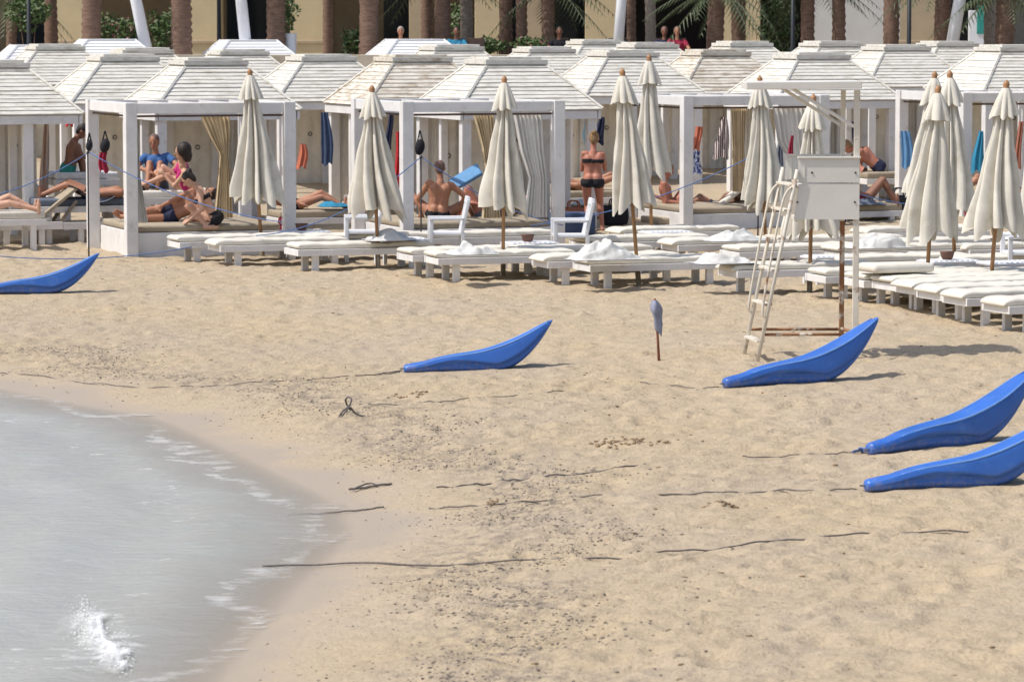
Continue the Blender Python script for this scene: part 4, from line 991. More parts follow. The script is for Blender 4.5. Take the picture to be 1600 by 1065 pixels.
# ------------------------------------------------------------------ people
def tap(b, p0, r0, p1, r1):
    p0, p1 = Vector(p0), Vector(p1); n = 10; ax = p1 - p0; Ln = ax.length
    t = ax.normalized() if Ln > 1e-6 else Vector((0, 0, 1))
    a = Vector((0, 0, 1)) if abs(t.z) < 0.9 else Vector((1, 0, 0)); nx = t.cross(a).normalized(); ny = t.cross(nx)
    prof = []
    for k in range(4): f = -math.pi / 2 + k * math.pi / 8; prof.append((p0 + t * r0 * math.sin(f), r0 * math.cos(f)))
    for k in range(5): f = k * math.pi / 8; prof.append((p1 + t * r1 * math.sin(f), r1 * math.cos(f)))
    vs = []; fs = []
    for c, r_ in prof:
        r_ = max(r_, 0.0005); vs += [c + (nx * math.cos(2 * math.pi * i / n) + ny * math.sin(2 * math.pi * i / n)) * r_ for i in range(n)]
    m = len(prof)
    fs = [(j * n + i, j * n + (i + 1) % n, (j + 1) * n + (i + 1) % n, (j + 1) * n + i) for j in range(m - 1) for i in range(n)]
    fs += [tuple(range(n))[::-1], tuple((m - 1) * n + i for i in range(n))]
    b.add(vs, fs)
def ell(b, c, ex, ey, ez, n=12, m=8):
    vs = []; fs = []
    for j in range(m + 1):
        f = math.pi * (0.02 + 0.96 * j / m)
        for i in range(n):
            a = 2 * math.pi * i / n; vs.append(Vector(c) + ex * math.sin(f) * math.cos(a) + ey * math.sin(f) * math.sin(a) + ez * math.cos(f))
    fs = [(j * n + i, (j + 1) * n + i, (j + 1) * n + (i + 1) % n, j * n + (i + 1) % n) for j in range(m) for i in range(n)]
    fs += [tuple(range(n)), tuple(m * n + i for i in range(n))[::-1]]
    b.add(vs, fs)
def ik(a, b_, l1, l2, pole):
    d = b_ - a; L_ = min(d.length, (l1 + l2) * 0.995); L_ = max(L_, abs(l1 - l2) + 0.08)
    u = d.normalized(); x = (l1 * l1 - l2 * l2 + L_ * L_) / (2 * L_); h = math.sqrt(max(l1 * l1 - x * x, 0))
    pp = Vector(pole); pp = pp - u * pp.dot(u); pp = pp.normalized() if pp.length > 1e-4 else u.orthogonal().normalized()
    return a + u * x + pp * h, a + u * L_
def remesh(b, vox, smooth=3):
    me = bpy.data.meshes.new('tmp'); me.from_pydata(b.v, [], b.f); o = bpy.data.objects.new('tmp', me); C.objects.link(o)
    md = o.modifiers.new('r', 'REMESH'); md.mode = 'VOXEL'; md.voxel_size = vox; md.use_smooth_shade = True
    s_ = o.modifiers.new('s', 'SMOOTH'); s_.iterations = smooth; s_.factor = 0.5
    bpy.context.view_layer.update(); dg = bpy.context.evaluated_depsgraph_get()
    out = bpy.data.meshes.new_from_object(o.evaluated_get(dg)); bpy.data.objects.remove(o); bpy.data.meshes.remove(me)
    return out
def person(label, pel, neck, head, face, side, hands, poles_h, feet, poles_f, skin_m, hair, hairstyle='short', wear=(), fem=False, group='sunbathers', vox=0.012, toes=None):
    """joints in world space; side points to the figure's right"""
    pel, neck, head = Vector(pel), Vector(neck), Vector(head); up = (neck - pel).normalized(); hd = head - neck
    neck = pel + up * 0.50
    side = Vector(side); side = (side - up * side.dot(up)).normalized(); fr = up.cross(side).normalized() * 1.0     # chest direction
    fr = side.cross(up) * -1.0
    if fr.dot(Vector(face)) < 0 and abs(fr.dot(Vector(face))) > 0.2: pass
    head = neck + hd.normalized() * 0.188
    hu = (head - neck).normalized(); fc = Vector(face); fc = (fc - hu * fc.dot(hu) * 0.6).normalized(); hs = fc.cross(hu).normalized(); hu2 = hs.cross(fc).normalized()
    b = MB(); segs = []
    def S(tg, p0, r0, p1, r1): tap(b, p0, r0, p1, r1); segs.append((tg, Vector(p0), r0, Vector(p1), r1))
    hw, sw = (0.098, 0.150) if fem else (0.088, 0.178)
    mid = pel + up * 0.22
    chest = pel + up * 0.36
    for s_ in (-1, 1):
        S('torso', pel + side * s_ * hw * 0.75, 0.105 if fem else 0.098, mid + side * s_ * 0.055, 0.085 if fem else 0.098)
        S('torso', mid + side * s_ * 0.055, 0.085 if fem else 0.098, chest + side * s_ * 0.075, 0.098 if fem else 0.108)
        S('torso', chest + side * s_ * 0.075, 0.098, neck - up * 0.055 + side * s_ * (sw - 0.035), 0.055)
        S('torso', pel - fr * 0.055 + side * s_ * 0.07, 0.092, pel - fr * 0.05 + side * s_ * 0.06 + up * 0.06, 0.085)   # seat
        if fem: S('torso', chest - up * 0.02 + side * s_ * 0.075 + fr * 0.055, 0.062, chest - up * 0.03 + side * s_ * 0.075 + fr * 0.085, 0.05)
    S('torso', chest, 0.11, neck - up * 0.02, 0.06)
    S('neck', neck - up * 0.03, 0.056, head - hu * 0.05, 0.05)
    ell(b, head + hu2 * 0.025, hs * 0.076, fc * 0.094, hu2 * 0.100)                       # skull
    ell(b, head - hu2 * 0.055 + fc * 0.022, hs * 0.054, fc * 0.066, hu2 * 0.066)          # jaw
    tap(b, head + fc * 0.085 + hu2 * 0.018, 0.010, head + fc * 0.108 - hu2 * 0.022, 0.015)   # nose
    for s_ in (-1, 1): ell(b, head + hs * s_ * 0.078, hs * 0.012, fc * 0.020, hu2 * 0.033, 8, 6)
    segs.append(('head', head - hu2 * 0.05, 0.08, head + hu2 * 0.06, 0.09))
    for k, s_ in enumerate((-1, 1)):
        sh = neck - up * 0.055 + side * s_ * sw
        el, wr = ik(sh, Vector(hands[k]), 0.285, 0.255, poles_h[k])
        fa = 0.9 if fem else 1.08
        S('uarm', sh, 0.056 * fa, el, 0.040 * fa); S('farm', el, 0.042 * fa, wr, 0.027 * fa)
        hdv = (wr - el).normalized(); sp = hdv.cross(up if abs(hdv.dot(up)) < 0.9 else fr).normalized(); pn = hdv.cross(sp)
        S('hand', wr, 0.028, wr + hdv * 0.055, 0.030); tap(b, wr + hdv * 0.03 - sp * 0.022, 0.022, wr + hdv * 0.07 - sp * 0.024, 0.018); tap(b, wr + hdv * 0.03 + sp * 0.022, 0.022, wr + hdv * 0.07 + sp * 0.024, 0.018)
        for q_, (o_, ln) in enumerate(((-0.034, 0.060), (-0.012, 0.078), (0.011, 0.074), (0.033, 0.056))):
            k0 = wr + hdv * 0.07 + sp * o_; k1 = k0 + hdv * ln * 0.55 + sp * o_ * 0.25; k2 = k1 + (hdv * 0.75 + pn * 0.5) * ln * 0.5
            tap(b, k0, 0.0095, k1, 0.0085); tap(b, k1, 0.0085, k2, 0.0075)
        t0 = wr + hdv * 0.025 - sp * 0.03; t1 = t0 - sp * 0.032 + hdv * 0.032; tap(b, t0, 0.012, t1, 0.0105); tap(b, t1, 0.0105, t1 + hdv * 0.034, 0.009)
        hip = pel + side * s_ * hw - up * 0.02
        kn, an = ik(hip, Vector(feet[k]), 0.425, 0.41, poles_f[k])
        fl = 1.06 if fem else 1.0
        S('thigh', hip, 0.092 * fl, kn, 0.056); S('shin', kn, 0.055, kn + (an - kn) * 0.35 , 0.054); S('shin2', kn + (an - kn) * 0.35, 0.054, an, 0.034)
        td = Vector(toes[k]) if toes else None
        if td is None:
            td = (kn - an).normalized(); td = (fr - td * fr.dot(td)); td = td.normalized() if td.length > 0.1 else fr
        td = td.normalized(); hl = an - td * 0.045 - (kn - an).normalized() * 0.045
        S('foot', hl, 0.034, hl + td * 0.13, 0.035); S('foot', hl + td * 0.13, 0.035, hl + td * 0.20, 0.022)
    me = remesh(b, vox)
    base = Vector((pel.x, pel.y, min(v.co.z for v in me.vertices)))
    me.transform(Matrix.Translation(-base)); me.materials.clear()
    o = mko('person', me, skin_m, None, True, base); tag(o, label, 'person', group)
    # clothes cut from the body surface, lifted off the skin
    co = np.array([v.co[:] for v in me.vertices]) + np.array(base); no = np.array([v.normal[:] for v in me.vertices])
    bestd = np.full(len(co), 9.0); lab = np.zeros(len(co), int); par = np.zeros(len(co)); names = []
    for si, (tg, p0, r0, p1, r1) in enumerate(segs):
        names.append(tg); a = np.array(p0); d = np.array(p1) - a; L2 = (d ** 2).sum(); t = np.clip(((co - a) @ d) / L2, 0, 1)
        dist = np.linalg.norm(co - (a + t[:, None] * d), axis=1) - (r0 + (r1 - r0) * t); m_ = dist < bestd
        bestd = np.where(m_, dist, bestd); lab = np.where(m_, si, lab); par = np.where(m_, t, par)
    tt = (co - np.array(pel)) @ np.array(up) / 0.5
    fside = (co - np.array(pel)) @ np.array(fr)
    tags = np.array(names)[lab]
    for (nm, mat, spec) in wear:
        msk = np.zeros(len(co), bool)
        for tg, rng in spec.items():
            v_ = tt if tg == 'torso' else par
            msk |= (tags == tg) & (v_ >= rng[0]) & (v_ <= rng[1])
        keep = [p for p in me.polygons if all(msk[i] for i in p.vertices)]
        if not keep: continue
        ids = sorted({i for p in keep for i in p.vertices}); mp = {i: k for k, i in enumerate(ids)}
        vs = [tuple(co[i] - np.array(base) + no[i] * 0.011) for i in ids]; n_ = len(vs); vs += [tuple(co[i] - np.array(base) + no[i] * 0.001) for i in ids]
        fs = [tuple(mp[i] for i in p.vertices) for p in keep]; edge = {}
        for f in fs:
            for x in range(len(f)): edge.setdefault(tuple(sorted((f[x], f[(x + 1) % len(f)]))), []).append((f[x], f[(x + 1) % len(f)]))
        fs2 = [(e[0][1], e[0][0], e[0][0] + n_, e[0][1] + n_) for e in edge.values() if len(e) == 1]
        mk(nm, vs, fs + fs2, mat, o, True)
    # hair, eyes, mouth
    hb = MB(); hc = head - base
    ell(hb, hc + hu2 * 0.042 - fc * 0.014, hs * 0.086, fc * 0.096, hu2 * 0.094)
    if hairstyle == 'bun': ell(hb, hc + hu2 * 0.10 - fc * 0.085, hs * 0.05, fc * 0.05, hu2 * 0.045); ell(hb, hc - fc * 0.06, hs * 0.075, fc * 0.05, hu2 * 0.09)
    if hairstyle == 'big':
        ell(hb, hc + hu2 * 0.05 - fc * 0.05, hs * 0.13, fc * 0.12, hu2 * 0.13); ell(hb, hc - hu2 * 0.04 - fc * 0.09, hs * 0.12, fc * 0.08, hu2 * 0.12)
    if hairstyle == 'long':
        ell(hb, hc - fc * 0.05 - hu2 * 0.03, hs * 0.092, fc * 0.065, hu2 * 0.14); tap(hb, hc - fc * 0.07 - hu2 * 0.06, 0.06, hc - fc * 0.10 - hu2 * 0.24, 0.03)
    if hairstyle == 'short': ell(hb, hc - fc * 0.05 + hu2 * 0.0, hs * 0.078, fc * 0.05, hu2 * 0.085)
    if hairstyle == 'cap':
        ell(hb, hc + hu2 * 0.065, hs * 0.09, fc * 0.105, hu2 * 0.075); ell(hb, hc + hu2 * 0.055 + fc * 0.11, hs * 0.07, fc * 0.07, hu2 * 0.012)
    hm = remesh(hb, 0.014, 1); hm.materials.clear(); mko('cap' if hairstyle == 'cap' else 'hair', hm, hair, o, True)
    for s_ in (-1, 1):
        eb = MB(); ell(eb, hc + fc * 0.083 + hs * s_ * 0.032 + hu2 * 0.012, hs * 0.013, fc * 0.010, hu2 * 0.008, 8, 6); eb.build('eye', 'hair_d', o, True)
    mb_ = MB(); ell(mb_, hc + fc * 0.083 - hu2 * 0.060, hs * 0.024, fc * 0.010, hu2 * 0.008, 8, 6); mb_.build('mouth', 'maroon', o, True)
    return o
BOT = {'torso': (-0.6, 0.10), 'thigh': (0, 0.07)}
TRUNK = {'torso': (-0.6, 0.20), 'thigh': (0, 0.30)}
SHORT = {'torso': (-0.6, 0.20), 'thigh': (0, 0.60)}
BRA = {'torso': (0.60, 0.74)}
SHIRT = {'torso': (-0.05, 0.98), 'uarm': (0, 0.65), 'neck': (0, 0.1)}
def pair(p, side, d): return (Vector(p) - Vector(side) * d, Vector(p) + Vector(side) * d)
XL, XR, YA, YT, ZU = Vector((-1, 0, 0)), Vector((1, 0, 0)), Vector((0, 1, 0)), Vector((0, -1, 0)), Vector((0, 0, 1))

# standing woman, back to the camera
q = ground(926, 362); D = q.y
person('woman standing with her back turned in a black bikini, hair tied up', P(926, 284, D), P(927, 236, D), P(928, 216, D + 0.04), YA, XR,
       (P(918, 256, D + 0.34), P(939, 252, D + 0.34)), (ZU * -1 + XL * 0.25, ZU * -1 + XR * 0.25), (P(920, 357, D), P(941, 355, D + 0.18)), (YA, YA), 'skin_red', 'hair_b', 'bun',
       (('bikini_bottom', 'black', BOT), ('bikini_top', 'black', BRA)), True)
# shirtless man seated, back to the camera
D = 54.0
person('shirtless man with cropped hair sitting on the daybed with his back turned', P(684, 333, D), P(688, 285, D), P(687, 266, D + 0.05), YA, XR,
       (P(658, 333, D + 0.15), P(716, 328, D + 0.12)), (XL + YT * 0.2, XR + YT * 0.2), (P(640, 336, D + 0.45), P(735, 330, D + 0.55)), (XL + ZU * 0.3 + YA, XR + ZU * 0.9), 'skin_tan', 'hair_s', 'short',
       (('trunks', 'black', {'torso': (-0.6, 0.06), 'thigh': (0, 0.18)}),))
D = 54.6
person('woman with blond hair lying with raised knees beside the shirtless man', P(752, 333, D), P(796, 324, D), P(815, 316, D), XL * 0.5 + ZU, YA,
       (P(740, 318, D - 0.2), P(750, 322, D + 0.2)), (YT, YA), (P(716, 334, D - 0.1), P(722, 334, D + 0.14)), (ZU, ZU), 'skin_red', 'hair_b', 'long', (('swimsuit', 'greyblue', {'torso': (-0.6, 0.8), 'thigh': (0, 0.1)}),), True)
# pergola with the kneeling woman
D = 52.4
person('woman with dark bun kneeling on the daybed in a black bikini, leaning forward', P(335, 340, D), P(313, 299, D), P(299, 287, D), XL + ZU * -0.5, YA,
       (P(296, 344, D - 0.2), P(292, 344, D + 0.16)), (XR + YT * 0.6, XR + YA), (P(322, 352, D - 0.17), P(322, 352, D + 0.17)), (XL, XL), 'skin_fair', 'hair_d', 'bun',
       (('bikini_bottom', 'black', {'torso': (-0.6, 0.18), 'thigh': (0, 0.05)}), ('bikini_top', 'black', BRA)), True, toes=(XR, XR))
D = 53.1
person('man in dark swim trunks lying on his side on the daybed behind the kneeling woman', P(264, 333, D), P(304, 316, D), P(318, 308, D), XL * 0.3 + ZU + YT * 0.4, YA * 0.4 + ZU,
       (P(300, 343, D - 0.25), P(252, 322, D - 0.2)), (XR, YT * 1 + ZU * 0.2), (P(190, 338, D), P(196, 334, D + 0.1)), (YT, YT), 'skin_tan', 'hair_d', 'short', (('trunks', 'navy', TRUNK),))
D = 55.6
bed(205, 330, 296, D + 0.05, 'raised cabana bed under the man in the blue shirt', 'canvas', YAW, 0.8)
person('man in blue shirt sitting with knees drawn up, facing the sea', P(246, 289, D + 0.2), P(244, 243, D + 0.25), P(241, 224, D + 0.2), YT + XL * 0.2, XL * 0.95 + YT * 0.1,
       (P(265, 272, D - 0.1), P(232, 268, D - 0.1)), (XR, XL), (P(246, 290, D - 0.25), P(230, 290, D - 0.25)), (ZU, ZU), 'skin_tan', 'hair_s', 'short', (('shirt', 'blue_shirt', SHIRT), ('shorts', 'greyblue', SHORT)))
person('woman with big dark hair in a pink top sitting beside the blue-shirted man', P(290, 293, D - 0.1), P(286, 262, D - 0.38), P(284, 244, D - 0.42), XL, YA * 0.9 + XL * 0.2,
       (P(256, 272, D - 0.4), P(258, 274, D - 0.1)), (ZU * -1, ZU * -1), (P(222, 290, D - 0.35), P(224, 288, D - 0.1)), (ZU, ZU), 'skin_fair', 'hair_d', 'big', (('top', 'pink', {'torso': (0.15, 0.9)}), ('skirt', 'pink', BOT)), True)
# left cabana
D = 57.2
bed(80, 175, 268, D + 0.2, 'cabana bed with teal towels under the crouching sunbather', 'white', YAW, 0.9)
person('tanned sunbather with dark hair crouching forward over drawn-up knees', P(108, 266, D), P(113, 236, D), P(126, 222, D), XR + ZU * -0.4, YT,
       (P(134, 246, D + 0.15), P(134, 244, D - 0.15)), (ZU * -1, ZU * -1), (P(128, 268, D + 0.1), P(134, 268, D - 0.1)), (ZU + XR, ZU + XR), 'skin_brown', 'hair_d', 'short', (('trunks', 'jade', TRUNK),))
D = 55.2
bed(52, 190, 309, D, 'dark covered cabana bed above the wooden lounger', 'greyblue', YAW, 0.8)
person('sunbather stretched out flat whose bare legs reach past the cabana post', P(146, 304, D), P(190, 300, D), P(212, 297, D), ZU, YA, (P(120, 303, D - 0.25), P(120, 302, D + 0.25)), (YT, YA), (P(66, 304, D - 0.08), P(72, 303, D + 0.12)), (ZU, ZU), 'skin_tan', 'hair_d', 'short', (('trunks', 'black', TRUNK),), toes=(ZU, ZU))
D = 53.6
bed(-70, 62, 330, D, 'cream lounger with pale legs resting on it', 'cushion', YAW, 0.7)
person('fair sunbather of whom only the stretched legs show beside the wooden lounger', P(-28, 326, D), P(-75, 318, D), P(-95, 312, D), ZU, YT, (P(-20, 325, D + 0.25), P(-20, 325, D - 0.25)), (YA, YT), (P(52, 326, D + 0.08), P(56, 327, D - 0.1)), (ZU, ZU), 'skin_fair', 'hair_b', 'long', (('swimsuit', 'terracotta', {'torso': (-0.6, 0.8)}),), True, toes=(ZU, ZU))
# wooden lounger with raised back, far left
q = ground(66, 383)
r = thing('wooden_lounger', 'wooden lounger with raised backrest and grey cover, left of the pergola', 'sun lounger', q, YAW)
MB().box((-0.35, 0.0, 0.30), (1.35, 0.05, 0.12), 0.006).build('rail', 'paint', r); MB().box((-0.35, 0.62, 0.30), (1.35, 0.05, 0.12), 0.006).build('rail', 'paint', r)
MB().box((0.70, 0.0, 0.29), (0.74, 0.05, 0.11), 0.006).build('rail', 'paint', r); MB().box((0.70, 0.62, 0.29), (0.74, 0.05, 0.11), 0.006).build('rail', 'paint', r)
for x in (-0.55, 0.0, 0.62):
    for y in (0.03, 0.59): MB().box((x, y, 0.11), (0.09, 0.075, 0.30), 0.006).build('leg', 'paint', r)
MB().box((-0.40, 0.31, 0.40), (1.1, 0.56, 0.08), 0.03).build('cushion', 'cushion', r, True)
Rr = Matrix.Rotation(rad(-38), 3, 'Y')
MB().box((0.24, 0.31, 0.62), (0.82, 0.62, 0.05), 0.01, Rr).build('backrest', 'mattress', r)
for y in (0.04, 0.58): MB().box((0.42, y, 0.50), (0.05, 0.045, 0.46), 0.006, Matrix.Rotation(rad(38), 3, 'Y')).build('prop_bar', 'wood_old', r)
vs = []; fs = []
for j in range(9):
    for i in range(15):
        u = i / 14; v_ = j / 8; vs.append((0.50 + 0.66 * u, -0.02 + 0.68 * v_, 0.90 - 0.24 * math.sin(u * 2.4) * u - 0.10 * math.sin(math.pi * u) + 0.012 * math.sin(9 * u + 4 * v_)))
fs = [(j * 15 + i, j * 15 + i + 1, (j + 1) * 15 + i + 1, (j + 1) * 15 + i) for j in range(8) for i in range(14)]
k = len(vs); vs += [(a, b_, c - 0.012) for a, b_, c in vs]; fs += [tuple(i + k for i in f[::-1]) for f in fs]
mk('cover', vs, fs, 'greyblue', r, True)
# others in the cabanas
D = 56.2
bed(428, 600, 327, D, 'tan cabana bed behind the leaning parasol', 'mattress', YAW, 0.8)
person('sunbather in black bikini lying between two closed parasols', P(462, 320, D), P(420, 308, D), P(402, 298, D), XR + ZU, YT, (P(470, 318, D + 0.25), P(470, 318, D - 0.25)), (ZU, ZU), (P(536, 322, D + 0.1), P(540, 323, D - 0.1)), (ZU, ZU), 'skin_tan', 'hair_d', 'bun', (('bikini_bottom', 'black', BOT), ('bikini_top', 'black', BRA)), True, toes=(ZU, ZU))
D = 61.0
bed(862, 990, 297, D, 'tan cabana bed beyond the standing woman', 'mattress', YAW, 0.8)
person('dark-haired sunbather lying on the bed beyond the standing woman', P(918, 291, D), P(880, 287, D), P(866, 279, D), XR + ZU * 0.7, YT, (P(925, 290, D + 0.25), P(925, 290, D - 0.25)), (YA, YT), (P(985, 292, D + 0.1), P(990, 293, D - 0.1)), (ZU, ZU), 'skin_tan', 'hair_d', 'short', (('trunks', 'navy', TRUNK),), toes=(ZU, ZU))
D = 58.6
bed(1012, 1205, 337, D, 'long tan bed under the pergola with the flowered towel', 'mattress', YAW, 0.85)
person('sunburnt person sitting bent forward beside the pergola corner post', P(1046, 328, D), P(1038, 290, D), P(1046, 272, D), XR + ZU * -0.5, YT, (P(1020, 305, D + 0.2), P(1066, 318, D - 0.2)), (ZU * -1, ZU * -1), (P(1085, 330, D + 0.1), P(1090, 332, D - 0.1)), (ZU, ZU), 'skin_red', 'hair_b', 'short', (('trunks', 'black', TRUNK),))
D = 59.2
person('sunbather with dark hair propped on a cream backrest under the pergola', P(1128, 329, D), P(1160, 306, D), P(1168, 290, D), XL + ZU * 0.4, YA, (P(1118, 322, D - 0.25), P(1118, 322, D + 0.25)), (ZU, ZU), (P(1060, 331, D - 0.1), P(1064, 331, D + 0.15)), (ZU, ZU), 'skin_brown', 'hair_d', 'big', (('trunks', 'navy', SHORT),), toes=(ZU, ZU))
o = MB().box((0, 0, 0), (0.62, 0.55, 0.08), 0.03, Matrix.Rotation(rad(-40), 3, 'Y')).build('backrest_cushion', 'cushion', None, True, P(1140, 308, D - 0.45)); tag(o, 'cream backrest cushion leaning up behind the closed parasol near the ladder', 'cushion')
D = 63.0
bed(1338, 1420, 268, D, 'tan cabana bed behind the lifeguard chair', 'mattress', YAW, 0.8)
person('sunbather sitting with bowed head behind the lifeguard chair panels', P(1372, 262, D), P(1352, 244, D), P(1334, 240, D), XL + ZU * -0.4, YA, (P(1345, 262, D - 0.2), P(1345, 262, D + 0.2)), (ZU * -1, ZU * -1), (P(1340, 266, D), P(1336, 266, D + 0.15)), (ZU, ZU), 'skin_red', 'hair_b', 'short', (('trunks', 'navy', TRUNK),))

D = 60.2
person('sunbather in green trunks lying on the bed behind the lone parasol', P(1556, 305, D), P(1592, 299, D), P(1606, 293, D), XL * 0.5 + ZU, YA, (P(1560, 305, D - 0.25), P(1560, 304, D + 0.25)), (YT, YA), (P(1498, 306, D - 0.1), P(1503, 305, D + 0.12)), (ZU, ZU), 'skin_tan', 'hair_d', 'short', (('trunks', 'jade', TRUNK),), toes=(ZU, ZU))
D = 58.9
person('sunbather lying on the bed just past the lifeguard chair panels', P(1352, 311, D), P(1316, 301, D), P(1302, 294, D), XR + ZU, YT, (P(1360, 311, D + 0.25), P(1360, 311, D - 0.25)), (ZU, ZU), (P(1396, 314, D + 0.1), P(1400, 314, D - 0.1)), (ZU, ZU), 'skin_brown', 'hair_d', 'long', (('swimsuit', 'maroon', {'torso': (-0.6, 0.8), 'thigh': (0, 0.1)}),), True, toes=(ZU, ZU))
D = 58.2
person('bather in dark shirt sitting upright on the bed by the batik cloth', P(26, 281, D), P(24, 240, D), P(20, 222, D), XL + YT * 0.4, YA * 0.9 + XL * 0.3, (P(8, 268, D - 0.2), P(10, 268, D + 0.2)), (ZU * -1, ZU * -1), (P(-20, 288, D - 0.1), P(-18, 288, D + 0.15)), (ZU, ZU), 'skin_tan', 'hair_d', 'short', (('shirt', 'towel_blue', SHIRT), ('shorts', 'black', SHORT)))
def beach_bag(px, py, D, w_, mat, lab):
    p = P(px, py, D); g0 = gz(p.x, D); r = thing('beach_bag', lab, 'bag', (p.x, D, g0), YAW, 'beach bags set down in the cabanas'); h = w_ * 0.75
    vs = []; n = 18
    for j in range(7):
        t = j / 6; k = 0.78 + 0.30 * math.sin(math.pi * (0.15 + 0.6 * t))
        for i in range(n):
            a = 2 * math.pi * i / n; ca, sa = math.cos(a), math.sin(a); vs.append((w_ / 2 * k * math.copysign(abs(ca) ** 0.6, ca), w_ * 0.24 * k * (1 - 0.5 * t) * math.copysign(abs(sa) ** 0.7, sa), h * t + 0.02 * math.sin(3 * a) * t))
    fs = [(j * n + i, j * n + (i + 1) % n, (j + 1) * n + (i + 1) % n, (j + 1) * n + i) for j in range(6) for i in range(n)] + [tuple(range(n))[::-1], tuple(6 * n + i for i in range(n))]
    mk('pouch', vs, fs, mat, r, True)
    for s_ in (-1, 1): MB().tube(bezier_pts([(-w_ * 0.25, s_ * w_ * 0.1, h * 0.9), (-w_ * 0.18, s_ * w_ * 0.1, h * 1.35), (w_ * 0.18, s_ * w_ * 0.1, h * 1.35), (w_ * 0.25, s_ * w_ * 0.1, h * 0.9)], 5), 0.012, 6).build('handle', mat, r, True)
for a_ in ((196, 330, 55.3, 0.42, 'navy', 'navy beach bag on the sand behind the pergola corner post'), (352, 330, 56.0, 0.4, 'black', 'black beach bag behind the tied-back curtain'), (446, 352, 54.5, 0.42, 'maroon', 'dark red beach bag beside the leaning parasol pole'), (612, 350, 54.8, 0.4, 'greyblue', 'grey-blue beach bag behind the spread-hem parasol'), (896, 345, 57.6, 0.4, 'terracotta', 'rust-coloured beach bag at the standing woman\'s feet'),
           (962, 348, 57.8, 0.42, 'black', 'black beach bag behind the leaning parasol'), (1302, 345, 58.0, 0.45, 'navy', 'navy beach bag past the lifeguard chair panels'), (1404, 338, 59.5, 0.45, 'black', 'black beach bag beside the parasol cluster'), (1526, 345, 58.8, 0.42, 'maroon', 'dark red beach bag between the cluster and lone parasol')):
    beach_bag(*a_)

# ------------------------------------------------------------------ hanging towels, bags
def bag(px0, px1, py0, py1, D, mat, label, name='hanging_bag'):
    a = P(px0, py0, D); b_ = P(px1, py1, D); c = (a + b_) / 2; wd = b_.x - a.x; h = a.z - b_.z; r = thing(name, label, 'bag', c)
    q_ = MB(); ell(q_, (0, 0, -h * 0.06), Vector((wd / 2, 0, 0)), Vector((0, 0.08, 0)), Vector((wd * 0.08, 0, h * 0.40))); q_.build('pouch', mat, r, True)
    MB().tube(bezier_pts([(-wd * 0.25, 0, h * 0.2), (-wd * 0.1, 0, h * 0.5), (0.0, 0.01, h * 0.75), (wd * 0.15, 0, h * 0.5), (wd * 0.3, 0, h * 0.2)], 5), 0.012, 6).build('strap', mat, r, True)
def hanging(px0, px1, py0, py1, D, mat, label, cat, seed, taper=0.5, name='hanging_towel'):
    a = P(px0, py0, D); b_ = P(px1, py1, D); wd = b_.x - a.x; h = a.z - b_.z; nx, nz = 16, 14; r_ = random.Random(seed); ph = r_.random() * 6; vs = []; fs = []
    for sgn in (-1, 1):
        for j in range(nz + 1):
            for i in range(nx + 1):
                t = j / nz; u = i / nx * 2 - 1; wj = wd / 2 * (taper + (1 - taper) * min(1, t * 1.6)) * (1 + 0.08 * math.sin(5 * t + ph))
                e = (1 - abs(u) ** 4) ** 0.5 if abs(u) < 1 else 0
                vs.append((u * wj + 0.03 * math.sin(3 * t + ph), sgn * (0.012 + 0.05 * e * (0.5 + 0.5 * t)) + 0.018 * math.sin(u * 7 + ph), -h * t + (0.03 * math.sin(4 * u + ph) if j == nz else 0)))
    m = (nx + 1) * (nz + 1)
    for j in range(nz):
        for i in range(nx): q_ = j * (nx + 1) + i; fs.append((q_, q_ + 1, q_ + nx + 2, q_ + nx + 1)); fs.append((m + q_, m + q_ + nx + 1, m + q_ + nx + 2, m + q_ + 1))
    o = mk(name, vs, fs, mat, None, True, Vector(((a.x + b_.x) / 2, D, a.z))); return tag(o, label, cat)
hanging(615, 626, 206, 295, 53.2, 'red', 'narrow red towel hanging just outside the pergola corner post', 'towel', 1, 0.7)
hanging(499, 518, 176, 257, 58.5, 'towel_blue', 'long dark blue towel hanging between cabana posts', 'towel', 2, 0.6)
hanging(1117, 1141, 183, 247, 58.8, 'stripe_red', 'red and white striped beach dress hanging under the pergola', 'dress', 3, 0.25, 'hanging_dress')
hanging(1083, 1096, 198, 235, 57.9, 'orange', 'small orange cloth hanging behind the pergola corner post', 'towel', 4, 0.8)
hanging(1083, 1097, 236, 272, 57.8, 'flower_blue', 'blue and white flowered towel below the orange cloth', 'towel', 5, 0.8)
hanging(911, 930, 183, 232, 59.2, 'teal', 'teal towel hanging next to the standing woman\'s head', 'towel', 6, 0.4)
hanging(930, 946, 183, 225, 59.3, 'navy', 'dark navy cloth hanging above the standing woman', 'towel', 7, 0.5)
hanging(62, 78, 176, 300, 57.0, 'batik', 'long pale red batik cloth hanging by the cabana post', 'cloth', 8, 0.25, 'hanging_cloth')
bag(156, 172, 212, 240, 53.6, 'black', 'black bag hanging beside the pergola post')
hanging(156, 170, 238, 268, 53.62, 'maroon', 'dark red towel hanging under the black bag', 'towel', 10, 0.9)
bag(134, 145, 214, 238, 51.2, 'black', 'small black pouch hung on the barrier rod', 'hanging_pouch')
bag(648, 664, 212, 244, 55.2, 'black', 'black bag hanging in front of the pale cabana post')
hanging(603, 614, 178, 232, 57.5, 'navy', 'dark navy clothes hanging next to the narrow red towel', 'clothes', 13, 0.6, 'hanging_clothes')
hanging(463, 480, 225, 262, 57.0, 'orange', 'orange-red towel hanging behind the pale post', 'towel', 14, 0.5)
hanging(1406, 1424, 205, 262, 60.5, 'sky', 'bright blue bag hanging beside the cluster of parasols', 'bag', 15, 0.8, 'hanging_bag')
